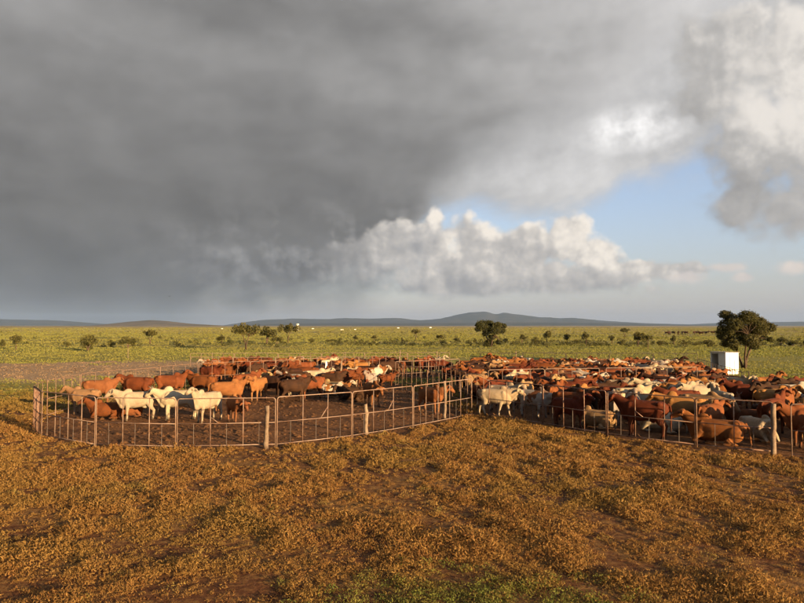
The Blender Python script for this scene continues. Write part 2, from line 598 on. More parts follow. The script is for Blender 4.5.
def build_ground():
    rad = np.concatenate([[0.0], np.geomspace(3, 70, 190), np.geomspace(74, 15500, 70)])
    na = 420
    th = np.linspace(0, 2 * np.pi, na, endpoint=False)
    r, t = np.meshgrid(rad, th, indexing='ij')
    x, y = r * np.sin(t), r * np.cos(t)
    z = (fbm(x * 0.9, y * 0.9, 4) - 0.5) * 0.07 - 0.02
    z = np.where(r > 90, z * 0, z)
    z = z + np.where(r > 1200, (fbm(x / 900, y / 900, 3) - 0.5) * 6 * np.clip((r - 1200) / 3000, 0, 1), 0)
    v = np.stack([x, y, z], -1).reshape(-1, 3)
    i = np.arange(len(rad) - 1)[:, None] * na
    j = np.arange(na)[None, :]
    j2 = (j + 1) % na
    f = np.stack([i + j, i + na + j, i + na + j2, i + j2], -1).reshape(-1, 4)
    me = mesh_np('ground', v, f[:, ::-1], ground_material(), True)
    tag(link(bpy.data.objects.new('ground', me)), kind='structure')


build_ground()


# ------------------------------------------------------------------ hills
def hill_material():
    m, b = mat_new('hill_scrub', 0.95, 0.05)
    P = gpos()
    n = fnoise(P, 0.004, 6, 0.6)
    setc(b, mixc(sstep(0.4, 0.6, n), (0.040, 0.045, 0.030), (0.075, 0.07, 0.045)))
    M['hill'] = m
    m, b = mat_new('hill_grass', 0.95, 0.05)
    P = gpos()
    n = fnoise(P, 0.006, 6, 0.6)
    setc(b, mixc(sstep(0.4, 0.6, n), (0.15, 0.12, 0.06), (0.22, 0.17, 0.085)))
    M['hill_grass'] = m


hill_material()


def hill_range(prof, dist, depth, mat, rough=0.10, seed=0):
    px = np.linspace(prof[0][0], prof[-1][0], 260)
    py = np.interp(px, [p[0] for p in prof], [p[1] for p in prof])
    vs_, nd = [], 14
    for k in range(nd):
        s = k / (nd - 1)
        env = math.sin(math.pi * min(s * 1.0, 1)) ** 0.8 if 0 < s < 1 else 0.0
        d = dist + depth * (s - 0.5)
        x = (px - CX) / FPX * d
        h = np.maximum((HOR - py) / FPX * dist, 0) * 1.13
        n1 = fbm(x / 700 + seed, np.full_like(x, d / 700.0) + seed, 5)
        n2 = fbm(x / 160 + seed, np.full_like(x, d / 160.0), 4)
        z = h * env * (1 + (n1 - 0.5) * 0.5 * (1 - env)) + h * rough * (n2 - 0.5) * 2 * env + np.where(env > 0, 2.0, -8.0)
        vs_.append(np.stack([x, np.full_like(x, d), z], -1))
    v = np.concatenate(vs_)
    n = len(px)
    f = np.array([[k * n + i, k * n + i + 1, (k + 1) * n + i + 1, (k + 1) * n + i] for k in range(nd - 1) for i in range(n - 1)])
    me = mesh_np('hills', v, f, M[mat], True)
    return tag(link(bpy.data.objects.new('hills', me)), kind='structure')


hill_range([(150, 327), (222, 325.5), (245, 322.5), (260, 320.5), (290, 319.5), (330, 320), (345, 318.8), (370, 319.6), (395, 318.8), (420, 321), (440, 319.3), (455, 316.3),
            (470, 313.8), (485, 313.3), (495, 315.3), (505, 314.3), (520, 316), (540, 318), (560, 319), (575, 318.6), (600, 321), (640, 323.2),
            (690, 324.4), (720, 323), (760, 322.4), (804, 322), (860, 320.5), (960, 322), (1100, 323)], 11000, 3400, 'hill', 0.10, 3)
hill_range([(215, 326), (260, 324.2), (330, 323.4), (420, 323.3), (520, 322.6), (600, 322.9), (640, 323.8), (700, 325.0), (760, 325.3)], 7600, 1500, 'hill', 0.06, 9)
hill_range([(-300, 321), (-80, 319.5), (10, 319.8), (60, 321), (105, 324), (150, 326)], 10500, 2600, 'hill', 0.07, 5)
hill_range([(70, 327), (105, 324.2), (130, 321.8), (150, 320.6), (165, 321.2), (190, 323.6), (225, 325.4), (260, 327)], 5200, 1500, 'hill_grass', 0.04, 6)


# ------------------------------------------------------------------ grass (stuff)
def blades(name, x, y, h, w, nb, spread, colf, mat='grass_blade', label=None, lean=0.7, cat=None):
    """tufts at (x, y): nb leaf blades each (a bent two-quad blade), colours from colf(tuft, rnd)"""
    n = len(x)
    X, Y = np.repeat(x, nb), np.repeat(y, nb)
    H = np.repeat(h, nb) * rng.uniform(0.55, 1.15, n * nb)
    W = np.repeat(w, nb) * rng.uniform(0.6, 1.3, n * nb)
    SP = np.repeat(spread, nb)
    a = rng.uniform(0, 2 * np.pi, n * nb)
    q = np.sqrt(rng.random(n * nb)) * SP
    bx, by = X + np.cos(a) * q, Y + np.sin(a) * q
    ln = rng.uniform(0.05, lean, n * nb) * H
    a2 = a + rng.normal(0, 0.8, n * nb)
    lx, ly = np.cos(a2) * ln, np.sin(a2) * ln
    fa = rng.uniform(0, np.pi, n * nb)
    wx, wy = np.cos(fa) * W, np.sin(fa) * W
    z0 = np.full(n * nb, -0.03)
    v = np.empty((n * nb, 5, 3), np.float32)
    v[:, 0] = np.stack([bx - wx * .35, by - wy * .35, z0], -1)
    v[:, 1] = np.stack([bx + wx * .35, by + wy * .35, z0], -1)
    v[:, 2] = np.stack([bx + lx * .45 + wx * .5, by + ly * .45 + wy * .5, H * .6], -1)
    v[:, 3] = np.stack([bx + lx * .45 - wx * .5, by + ly * .45 - wy * .5, H * .6], -1)
    v[:, 4] = np.stack([bx + lx, by + ly, H], -1)
    i = np.arange(n * nb)[:, None] * 5
    f = np.concatenate([i + np.array([[0, 1, 2]]), i + np.array([[0, 2, 3]]), i + np.array([[3, 2, 4]])], 0)
    c = colf(np.repeat(np.arange(n), nb), rng.random(n * nb))
    c = np.repeat(np.concatenate([c, np.ones((len(c), 1))], 1)[:, None, :], 5, 1).reshape(-1, 4)
    me = mesh_np(name, v.reshape(-1, 3), f, M[mat], False, c)
    o = link(bpy.data.objects.new(name, me))
    return tag(o, label, cat, kind='stuff')


def lerp(a, b, t):
    return np.asarray(a)[None] * (1 - t[:, None]) + np.asarray(b)[None] * t[:, None]


def keep_outside(x, y, grow=0.0):
    k = np.ones(len(x), bool)
    for p in PENS: k &= ~in_poly(x, y, p)
    return k


def herb(name, x, y, h, colf, label, nb=22, size=1.0, wide=0.30):
    """low leafy stubble: small pointed leaves at all angles heaped over a patch of ground"""
    n = len(x)
    i = np.repeat(np.arange(n), nb)
    H = h[i]
    r = H * rng.uniform(0.0, 1.5, n * nb) + rng.uniform(0, 0.05, n * nb)
    a = rng.uniform(0, 6.283, n * nb)
    p = np.stack([x[i] + np.cos(a) * r, y[i] + np.sin(a) * r, H * rng.uniform(0.0, 1.0, n * nb) * np.clip(1.2 - r / (H * 1.7), 0.15, 1) - 0.01], -1)
    u = rng.normal(0, 1, (n * nb, 3)); u[:, 2] = np.abs(u[:, 2]) * 1.1; u /= np.linalg.norm(u, axis=1)[:, None]
    w = np.cross(u, rng.normal(0, 1, (n * nb, 3))); w /= np.linalg.norm(w, axis=1)[:, None]
    dist = np.hypot(x, y)[i]
    s = (rng.uniform(0.009, 0.027, n * nb) * np.clip(dist / 14, 0.55, 2.4) + H * 0.10)[:, None] * size
    v = np.stack([p - w * s * wide, p + w * s * wide, p + u * s * 1.7], 1).reshape(-1, 3)
    v[:, 2] = np.maximum(v[:, 2], -0.03)
    c = np.concatenate([colf(i, rng.random(n * nb)), np.ones((n * nb, 1))], 1)
    me = mesh_np(name, v, np.arange(3 * n * nb).reshape(-1, 3), M['grass_blade'], False, np.repeat(c, 3, 0))
    return tag(link(bpy.data.objects.new(name, me)), label, kind='stuff')


def foreground():
    # candidate points in a wedge in front of the camera, wider than the frame
    n = 330000
    rr = np.sqrt(rng.uniform(6.5 ** 2, 56 ** 2, n))
    keep = rng.random(n) < np.clip(11 / rr, 0.25, 1.0)
    rr = rr[keep]
    a = rng.uniform(-R(48), R(48), len(rr))
    x, y = rr * np.sin(a), rr * np.cos(a)
    den = fbm(x * 0.40, y * 0.40, 3) * 0.35 + fbm(x * 1.35 + 9, y * 1.35, 3) * 0.65
    k = (rng.random(len(x)) < np.clip((den - 0.43) * 7.0 + 0.36, 0.20, 1)) & keep_outside(x, y)
    rad = np.hypot(x, y) + (fbm(x * 0.3 + 3, y * 0.3, 3) - 0.5) * 14
    k &= rng.random(len(x)) < np.clip((52 - rad) / 16, 0, 1)
    x, y, den, rad = x[k], y[k], den[k], rad[k]
    h = (0.028 + 0.145 * np.clip((den - 0.45) * 4.2, 0, 1) ** 1.2) * rng.uniform(0.6, 1.4, len(x))
    green = np.clip((fbm(x * 0.25 + 4, y * 0.25, 3) - 0.50) * 1.2, 0, 0.25) + np.clip(1 - np.hypot(x - 1.0, (y - 9.2) * 1.5) / 3.6, 0, 1) * 0.85
    green = np.clip(green + np.clip((rad - 30) / 16, 0, 1) * 0.8, 0, 1)
    t = rng.random(len(x))
    def colf(i, r):
        dry = lerp((0.58, 0.36, 0.105), (0.31, 0.145, 0.046), np.clip(t[i] * 0.7 + r * 0.5, 0, 1))
        gr = lerp((0.32, 0.30, 0.06), (0.17, 0.19, 0.04), r)
        g = (green[i] * (0.4 + 0.8 * t[i]))[:, None].clip(0, 1)
        return dry * (1 - g) + gr * g
    herb('dry_grass', x, y, h, colf, 'short dry golden stubble covering the red earth in front of the yards')
    # taller weedy clumps that throw the long shadows
    n = 420
    rr = np.sqrt(rng.uniform(7 ** 2, 26 ** 2, n)); a = rng.uniform(-R(46), R(46), n)
    x, y = rr * np.sin(a), rr * np.cos(a)
    k = (fbm(x * 0.4 + 50, y * 0.4, 3) > 0.46) & keep_outside(x, y)
    x, y = x[k], y[k]
    # and a green patch close to the camera
    m = 190
    ex, ey = rng.normal(1.1, 1.15, m), 9.0 + np.abs(rng.normal(0, 0.9, m))
    x, y = np.concatenate([x, ex]), np.concatenate([y, ey])
    g = np.concatenate([np.clip(rng.normal(0.15, 0.15, len(x) - m), 0, 1), np.clip(rng.normal(0.85, 0.2, m), 0, 1)])
    h = rng.uniform(0.07, 0.16, len(x))
    def colf2(i, r):
        dry = lerp((0.56, 0.36, 0.11), (0.30, 0.165, 0.06), r)
        gr = lerp((0.30, 0.33, 0.06), (0.12, 0.16, 0.035), r)
        return dry * (1 - g[i][:, None]) + gr * g[i][:, None]
    herb('weeds', x, y, h, colf2, 'low leafy weed clumps, greener near the bottom of the picture', 60, 0.9, 0.34)
    # sparse dead stems
    return


def plain_grass():
    n = 120000
    rr = np.exp(rng.uniform(math.log(32), math.log(1500), n))
    a = rng.uniform(-R(42), R(42), n)
    x, y = rr * np.sin(a), rr * np.cos(a)
    den = fbm(x * 0.02, y * 0.09, 4)
    strip = (9.0 - np.abs(y - 60 - (x + 36) * 0.10) * 0.62 + (fbm(x * 0.25, y * 0.25, 4) - 0.5) * 16 > 1.5) & (x + (fbm(x * 0.2 + 7, y * 0.2, 3) - 0.5) * 18 < -15)
    k = (rng.random(n) < np.clip((den - 0.3) * 3.5, 0.15, 1) * np.clip((rr + (fbm(x * 0.3, y * 0.3 + 5, 3) - 0.5) * 14 - 32) / 16, 0, 1)) & keep_outside(x, y) & ~(strip & (rng.random(n) < 0.62))
    x, y, rr, den = x[k], y[k], rr[k], den[k]
    h = rng.uniform(0.07, 0.14, len(x)) * np.clip(rr / 90, 0.6, 2.0)
    dry = strip[k]
    h = np.where(dry, h * 0.45, h)
    t = np.clip(den * 2 - 0.5 + rng.normal(0, 0.2, len(x)), 0, 1)
    def colf(i, r):
        c = lerp((0.37, 0.33, 0.092), (0.27, 0.29, 0.07), np.clip(t[i] * 0.9 + r * 0.2, 0, 1))
        return np.where(dry[i][:, None], lerp((0.50, 0.34, 0.21), (0.32, 0.22, 0.11), r), c)
    blades('plain_grass', x, y, h, np.clip(rr / 900, 0.03, 1.0), 5, 0.15 + rr * 0.003, colf, label='yellow green grass of the open plain behind the yards')


foreground()
plain_grass()


# ------------------------------------------------------------------ dung and clods in the yards (stuff)
def clods():
    vs_, fs_ = [], []
    base = np.array([[1, 0, 0], [0, 1, 0], [-1, 0, 0], [0, -1, 0], [0, 0, 1]], float)
    tri = np.array([[0, 1, 4], [1, 2, 4], [2, 3, 4], [3, 0, 4]])
    X, Y, S = [], [], []
    for poly, n in ((POLY_L, 5200), (POLY_BL, 900), (POLY_R, 4500)):
        a = np.array(poly)
        x = rng.uniform(max(a[:, 0].min(), -22), min(a[:, 0].max(), 26), n)
        y = rng.uniform(a[:, 1].min(), a[:, 1].max(), n)
        k = in_poly(x, y, poly)
        X.append(x[k]); Y.append(y[k]); S.append(rng.uniform(0.03, 0.10, k.sum()) * rng.choice([1, 1, 1.6], k.sum()))
    # stones and droppings on the bare strip
    n = 700
    x = rng.uniform(-48, -16, n); y = 60 + (x + 36) * 0.10 + rng.normal(0, 5.5, n)
    X.append(x); Y.append(y); S.append(rng.uniform(0.03, 0.09, n))
    x, y, s = np.concatenate(X), np.concatenate(Y), np.concatenate(S)
    n = len(x)
    a = rng.uniform(0, 6.28, n)
    v = np.repeat(base[None], n, 0) * rng.uniform(0.6, 1.3, (n, 5, 1))
    c, sn = np.cos(a)[:, None], np.sin(a)[:, None]
    vx, vy = v[..., 0] * c - v[..., 1] * sn, v[..., 0] * sn + v[..., 1] * c
    v = np.stack([vx * s[:, None] + x[:, None], vy * s[:, None] + y[:, None], v[..., 2] * s[:, None] * 0.75 - 0.03], -1)
    f = (np.arange(n)[:, None, None] * 5 + tri[None]).reshape(-1, 3)
    me = mesh_np('dung_clods', v.reshape(-1, 3), f, M['dung'])
    tag(link(bpy.data.objects.new('dung_clods', me)), 'dark clods of dung and earth trampled in the yards', kind='stuff')


clods()

# ------------------------------------------------------------------ fence panels
ORD = ['first', 'second', 'third', 'fourth', 'fifth', 'sixth', 'seventh', 'eighth', 'ninth', 'tenth', 'eleventh', 'twelfth', 'thirteenth', 'fourteenth', 'fifteenth']


def panel(a, b, label, group, mat='pale_pipe', H=1.70, bays=None, brace=None, r=0.019, gap=0.03, mids=(0.5,), rods=False, pipe_n=6):
    """a portable tube hurdle standing from ground point a to b"""
    a, b = Vector((a[0], a[1])), Vector((b[0], b[1]))
    d = b - a
    L = d.length - 2 * gap
    if bays is None: bays = max(2, round(L / 0.95))
    o = empty('cattle_hurdle', (a.x + d.x / d.length * gap, a.y + d.y / d.length * gap, 0), math.atan2(d.y, d.x))
    o.rotation_euler.x = random.gauss(0, 0.012)
    tag(o, label, 'hurdle', group)
    H = H * random.uniform(0.985, 1.015)
    zb, c = 0.10, 0.09
    bm = bmesh.new()
    pts = [(0, 0, 0.0), (0, 0, H - c)]
    pts += [(c - c * math.cos(t), 0, H - c + c * math.sin(t)) for t in (0.4, 0.8, 1.2)] + [(c, 0, H)]
    pts += [(L - c, 0, H + random.gauss(0, 0.01))]
    pts += [(L - c + c * math.sin(t), 0, H - c + c * math.cos(t)) for t in (0.4, 0.8, 1.2)] + [(L, 0, H - c), (L, 0, 0.0)]
    add_tube(bm, pts, r, pipe_n)
    bm_obj('frame', bm, M[mat], o, True)
    bm = bmesh.new(); add_tube(bm, [(r, 0, zb), (L * 0.5, 0, zb - 0.01), (L - r, 0, zb)], r * 0.85, pipe_n); bm_obj('bottom_rail', bm, M[mat], o, True)
    for q in mids:
        bm = bmesh.new(); add_tube(bm, [(r, 0, H * q), (L * 0.5, 0, H * q - 0.008), (L - r, 0, H * q)], r * 0.8, pipe_n); bm_obj('mid_rail', bm, M[mat], o, True)
    for i in range(1, bays):
        x = L * i / bays
        bm = bmesh.new(); add_tube(bm, [(x, r * 1.4, 0.05), (x + random.gauss(0, 0.01), r * 1.4, H - 0.01)], r * 0.8, pipe_n); bm_obj('upright', bm, M[mat], o, True)
    if rods:
        for i in range(bays):
            x = L * (i + 0.5) / bays
            bm = bmesh.new(); add_tube(bm, [(x, -r * 1.2, zb), (x, -r * 1.2, H * 0.5)], r * 0.4, 5); bm_obj('rod', bm, M['wire'], o)
    if brace:
        x = L * brace[0] / bays
        bm = bmesh.new(); add_tube(bm, [(x, r * 1.4, H * 0.72 if brace[1] else H * 0.62), (x + (0.28 if not brace[1] else -0.28), r * 1.4, H * 0.5)], r * 0.8, pipe_n); bm_obj('brace', bm, M[mat], o, True)
    return o


def fence_line(pts, where, group, ends=None, **kw):
    n = len(pts) - 1
    for i in range(n):
        w = ORD[i] if i < len(ORD) else 'far'
        last = 'last' if i == n - 1 and n > 2 else w
        panel(pts[i], pts[i + 1], '%s, %s from the left' % (where, w) if last != 'last' else '%s, rightmost of the row' % where, group, **kw)


GL = 'tube hurdles along the front of the left yard'
fl = FRONT_L
panel(fl[0], fl[1], 'pale tube hurdle next to the edge on rusty hurdle, leftmost of the front fence', GL, rods=True)
panel(fl[1], fl[2], 'pale tube hurdle in front of the two white cows, second of the front fence', GL, rods=True)
panel(fl[2], fl[3], 'long pale tube hurdle left of the slim wooden post, corner brace inside', GL, brace=(1, 0), rods=True)
panel(fl[3], fl[4], 'pale tube hurdle just right of the slim wooden post, with a brace', GL, brace=(2, 1), rods=True)
panel(fl[4], fl[5], 'pale tube hurdle right of the second wooden post, slanting away', GL, brace=(2, 1), rods=True)
panel(fl[5], fl[6], 'longest pale tube hurdle in front of the lone tan cow by the yard gap', GL, rods=True)
GR = 'rusty tube hurdles along the front of the right yard'
fr = FRONT_R
panel(fr[0], fr[1], 'rusty tube hurdle beside the yard gap, in front of the grey white cow', GR, 'rusty_pipe', rods=True, r=0.022)
panel(fr[1], fr[2], 'rusty tube hurdle, second along the right yard from the gap', GR, 'rusty_pipe', rods=True, r=0.022)
panel(fr[2], fr[3], 'rusty tube hurdle in front of the brown cow with its rump in the sun', GR, 'rusty_pipe', brace=(1, 0), rods=True, r=0.022)
panel(fr[3], fr[4], 'rusty tube hurdle in front of the lying red cow, beside the pale post', GR, 'rusty_pipe', rods=True, r=0.022)
panel(FRONT_R2[0], FRONT_R2[1], 'pale round cornered hurdle at the right edge of the picture', GR, 'pale_pipe')
panel(FRONT_R2[1], FRONT_R2[2], 'tube panel beyond the right edge of the picture', GR, 'rusty_pipe')
# side and back of the left yard
GB = 'tube hurdles along the back of the left yard'
wh = ['close barred rusty hurdle seen edge on at the left end of the fence', 'thin hurdle at the left bend of the left yard', 'thin hurdle at the back left behind the tan cow',
      'pale hurdle behind the tan cow with the pale face', 'pale hurdle behind the long red cow', 'pale hurdle behind the rust cow with raised head',
      'pale hurdle behind the three back cows of the left yard', 'pale hurdle behind the orange cows facing front', 'pale hurdle at the right end of the left yard back fence']
bl = [fl[0]] + BACK_L
for i in range(len(bl) - 1):
    a, b = bl[i], bl[i + 1]
    n = max(1, round(math.dist(a, b) / 3.2))
    for k in range(n):
        p = (a[0] + (b[0] - a[0]) * k / n, a[1] + (b[1] - a[1]) * k / n)
        q = (a[0] + (b[0] - a[0]) * (k + 1) / n, a[1] + (b[1] - a[1]) * (k + 1) / n)
        lab = wh[min(i, len(wh) - 1)]
        if n > 1: lab += ', %s of its run from the left' % ORD[k]
        elif i == len(bl) - 2: lab = 'pale hurdle closing the left yard back fence by the grass lane'
        panel(p, q, lab, GB, 'rusty_pipe', bays=9, r=0.022, mids=(0.3, 0.5, 0.75)) if i == 0 else panel(p, q, lab, GB, 'rusty_pipe' if i < 7 else 'pale_pipe', rods=False, r=0.016, pipe_n=5)


def split_line(a, b, step=3.0):
    n = max(1, round(math.dist(a, b) / step))
    return [(a[0] + (b[0] - a[0]) * k / n, a[1] + (b[1] - a[1]) * k / n) for k in range(n + 1)]


RACE = dict(r=0.015, pipe_n=5, mids=(0.35, 0.68), bays=3, mat='rusty_pipe')
fence_line(split_line(gp(468, 414), gp(398, 389)), 'many railed hurdle on the near side of the cattle race', 'race hurdles', **RACE)
fence_line(split_line(gp(484, 412), gp(428, 386)), 'many railed hurdle on the far side of the cattle race', 'race hurdles', **RACE)
fence_line(split_line(gp(395, 386), gp(460, 382)), 'small pale hurdle across the lane behind the race', 'lane hurdles', r=0.018, pipe_n=5, bays=4)
# back yard of the left herd and the divider inside the right yard
fence_line(split_line(gp(190, 379), gp(440, 377), 3.4), 'far hurdle between the left yard and the back herd', 'far yard hurdles', r=0.02, pipe_n=5)
fence_line(split_line(gp(190, 369), gp(450, 368), 4.2), 'rail hurdle along the rear of the back herd', 'far rear hurdles', r=0.022, pipe_n=5, H=1.5)
fence_line(split_line(gp(488, 400), gp(600, 397), 3.0), 'divider hurdle inside the right yard, left half', 'divider hurdles', r=0.019, pipe_n=5)
fence_line(split_line(gp(606, 397), gp(698, 396), 2.7), 'divider hurdle inside the right yard near the white cows', 'divider hurdles', r=0.024, pipe_n=5)
fence_line(split_line(gp(480, 369), gp(698, 370), 4.5), 'dark rail hurdle along the rear of the right yard', 'rear rail hurdles', mat='dark_pipe', r=0.026, pipe_n=5, H=1.55)
fence_line(split_line(gp(698, 375), gp(745, 397), 3.6), 'dark rail hurdle running forward below the white hut', 'rear rail hurdles', mat='dark_pipe', r=0.020, pipe_n=5, H=1.4)


# ------------------------------------------------------------------ posts
def log_bm(bm, base, top, r0, r1, seed, n=9, seg=7, wob=0.02):
    rnd = random.Random(seed)
    b, t = Vector(base), Vector(top)
    pts = [b.lerp(t, i / seg) + Vector((rnd.gauss(0, wob), rnd.gauss(0, wob), 0)) * (0.3 if i in (0,) else 1) for i in range(seg + 1)]
    rad = [(r0 + (r1 - r0) * i / seg) * rnd.uniform(0.9, 1.1) for i in range(seg + 1)]
    k0 = len(bm.verts)
    add_tube(bm, pts, rad, n)
    bm.verts.ensure_lookup_table()
    for v in bm.verts[k0:]: v.co += Vector((rnd.gauss(0, r0 * 0.07), rnd.gauss(0, r0 * 0.07), rnd.gauss(0, 0.006)))


def post(px, py, ptop, r, lean, label, mat='weathered_wood', group='wooden posts of the front fence', name='wooden_post'):
    p = G(px, py)
    h = top_of(px, ptop, p.y)
    bm = bmesh.new()
    log_bm(bm, (0, 0, -0.08), (lean, 0, h), r, r * 0.82, int(px), wob=r * 0.18)
    o = bm_obj(name, bm, M[mat], None, True)
    o.location = p
    return tag(o, label, 'post', group)


post(266, 448, 406, 0.085, 0.03, 'slim pale wooden post standing before the front fence, left of centre')
post(366, 435, 404, 0.085, -0.02, 'weathered wooden post at the bend of the left yard fence')
post(445, 419, 381, 0.075, 0.0, 'dark wooden post beside the lone tan cow')
post(773, 455.5, 404, 0.085, 0.06, 'crooked pale wooden post before the right yard')
# slim pale posts further back
for px, py, pt, lab in ((326, 380, 361.5, 'broad pale post at the back of the left yard'), (341, 383, 361, 'tall pale post right of the broad pale post'),
                        (369, 384, 361.5, 'pale post left of the grass lane'), (128, 358, 348, 'lone pale marker post in the grass at the left'),
                        (516, 369, 351.5, 'thin pale post rising above the rear of the right yard'), (400, 369, 350, 'pale post behind the back herd, left of the centre tree'),
                        (437, 369, 351, 'pale post at the right end of the back herd'), (345, 368, 352, 'pale post behind the middle of the back herd')):
    post(px, py, pt, 0.10 if px == 326 else 0.04 if px == 128 else 0.055, 0.0, lab, 'white_paint' if px == 326 else 'weathered_wood', 'far posts', 'fence_post')

# wire fence running off to the right behind the yard
wf_pts = [gp(702, 388), gp(749, 395), gp(783, 398), gp(830, 400), gp(880, 402)]
for i, q in enumerate(wf_pts):
    bm = bmesh.new(); add_tube(bm, [(0, 0, -0.05), (0.01, 0, 1.45)], 0.03, 6)
    o = bm_obj('steel_post', bm, M['dark_pipe'], None, True)
    o.location = (q[0], q[1], 0)
    tag(o, ['dark steel post just left of the white hut', 'dark steel post under the big tree trunk', 'dark steel post at the far right behind the dark cow',
            'dark steel post beyond the right edge of the picture', 'farthest dark steel post beyond the right edge'][i], 'post', 'steel posts of the wire fence')
for i, z in enumerate((0.55, 1.0, 1.38)):
    bm = bmesh.new(); add_tube(bm, [(q[0], q[1] - 0.045, z) for q in wf_pts], 0.012, 5)
    tag(bm_obj('fence_wire', bm, M['wire']), ['lowest', 'middle', 'top'][i] + ' strand of the dark wire fence by the white hut', 'wire', 'strands of the wire fence')


# ------------------------------------------------------------------ white hut
def hut():
    p0, pl, pr = G(726, 374.5), G(711, 372.8), G(738, 373.2)
    # corner nearest the camera, sheet-metal sentry hut
    front = (Vector((pl.x, pl.y)) - Vector((p0.x, p0.y)))
    th = math.atan2(-0.42, -1.0)
    h, w, d = top_of(726, 352.6, p0.y), 1.65, 1.45
    o = empty('hut', (p0.x, p0.y, 0), 0)
    tag(o, 'small white sheet metal hut with a dark open doorway under the big tree', 'hut')
    a = Vector((-0.34, 0.94)).normalized()               # along the shaded front, away to the left
    b = Vector((0.94, 0.34)).normalized()                # along the sunny side, to the right
    def quad_wall(name, s, e, z0, z1, t, mat, par):
        bm = bmesh.new()
        n = Vector((e.y - s.y, s.x - e.x)).normalized() * t
        if n.dot(((a * w + b * d) * 0.5) - s) < 0: n = -n
        vs2 = [bm.verts.new((q.x, q.y, z)) for z in (z0, z1) for q in (s, e, e + n, s + n)]
        for f in ((3, 2, 1, 0), (4, 5, 6, 7), (0, 1, 5, 4), (1, 2, 6, 5), (2, 3, 7, 6), (3, 0, 4, 7)): bm.faces.new([vs2[i] for i in f])
        bmesh.ops.recalc_face_normals(bm, faces=bm.faces)
        return bm_obj(name, bm, M[mat], par)
    z = Vector((0, 0))
    A, B = a * w, b * d
    inside = (A + B) * 0.5
    # front: jamb panel at the corner, open doorway on the left
    quad_wall('front_panel', a * 0.032, a * (w * 0.47), 0, h, 0.03, 'white_paint', o)
    quad_wall('jamb', a * (w * 0.93), A - a * 0.032, 0, h, 0.03, 'white_paint', o)
    quad_wall('lintel', a * (w * 0.472), a * (w * 0.928), h - 0.12, h, 0.03, 'white_paint', o)
    quad_wall('side_wall', z, B, 0, h, 0.03, 'white_paint', o)
    quad_wall('side_wall', A, A + B, 0, h, 0.03, 'white_paint', o)
    quad_wall('back_wall', B + a * 0.032, A + B - a * 0.032, 0, h, 0.03, 'white_paint', o)
    # rail across the sunny side
    c = B * 0.5 + Vector((b.y, -b.x)) * 0.0
    n = Vector((-a.x, -a.y))
    bm = bmesh.new(); add_tube(bm, [(*(B * 0.0 + n * 0.03), 0.42), (*(B + n * 0.03), 0.42)], 0.025, 6); bm_obj('rail', bm, M['dark_pipe'], o)
    for t in (0.30, 0.66):
        bm = bmesh.new(); add_tube(bm, [(*(B * t + n * 0.008), 0.02), (*(B * t + n * 0.008), h - 0.02)], 0.016, 5); bm_obj('seam', bm, M['roof_iron'], o)
    bm = bmesh.new()
    q = [z - a * 0.08 - b * 0.10, A + a * 0.08 - b * 0.10, A + a * 0.08 + B + b * 0.08, B - a * 0.08 + b * 0.08]
    zz = [h + 0.005, h + 0.005, h - 0.02, h - 0.02]
    lo = [bm.verts.new((v.x, v.y, k)) for v, k in zip(q, zz)]; hi = [bm.verts.new((v.x, v.y, k + 0.035)) for v, k in zip(q, zz)]
    bm.faces.new(lo[::-1]); bm.faces.new(hi)
    for i in range(4): bm.faces.new((lo[i], lo[(i + 1) % 4], hi[(i + 1) % 4], hi[i]))
    bmesh.ops.recalc_face_normals(bm, faces=bm.faces)
    bm_obj('roof', bm, M['roof_iron'], o)


hut()


# ------------------------------------------------------------------ trees
def leaves_np(clumps, n, size, rnd, flat=0.75):
    """leaf-sprig quads through the crown's volume, denser at clump skins"""
    c = np.array([q[:3] for q in clumps]); r = np.array([q[3] for q in clumps])
    i = rnd.choice(len(clumps), n, p=r ** 2 / (r ** 2).sum())
    d = rnd.normal(0, 1, (n, 3)); d /= np.linalg.norm(d, axis=1)[:, None]
    rad = r[i] * rnd.uniform(0.25, 1.0, n) ** 0.55 * (1 + rnd.normal(0, 0.10, n))
    p = c[i] + d * rad[:, None] * np.array([1, 1, flat])
    u = rnd.normal(0, 1, (n, 3)); u /= np.linalg.norm(u, axis=1)[:, None]
    w = np.cross(u, rnd.normal(0, 1, (n, 3))); w /= np.linalg.norm(w, axis=1)[:, None]
    s = (size * rnd.uniform(0.5, 1.4, n))[:, None]
    v = np.stack([p - u * s, p - w * s * 0.45, p + u * s, p + w * s * 0.45], 1).reshape(-1, 3)
    f = np.arange(4 * n).reshape(-1, 4)
    t = rnd.random(n) * 0.6 + 0.4 * rnd.random(len(clumps))[i]
    return v, f, t


def crown_mesh(clumps, n, size, seed, c0, c1, flat=0.75):
    rnd = np.random.default_rng(seed)
    v, f, t = leaves_np(clumps, n, size, rnd, flat)
    col = np.concatenate([lerp(c0, c1, t), np.ones((n, 1))], 1)
    return mesh_np('crown', v, f, M['leaf'], False, np.repeat(col, 4, 0))


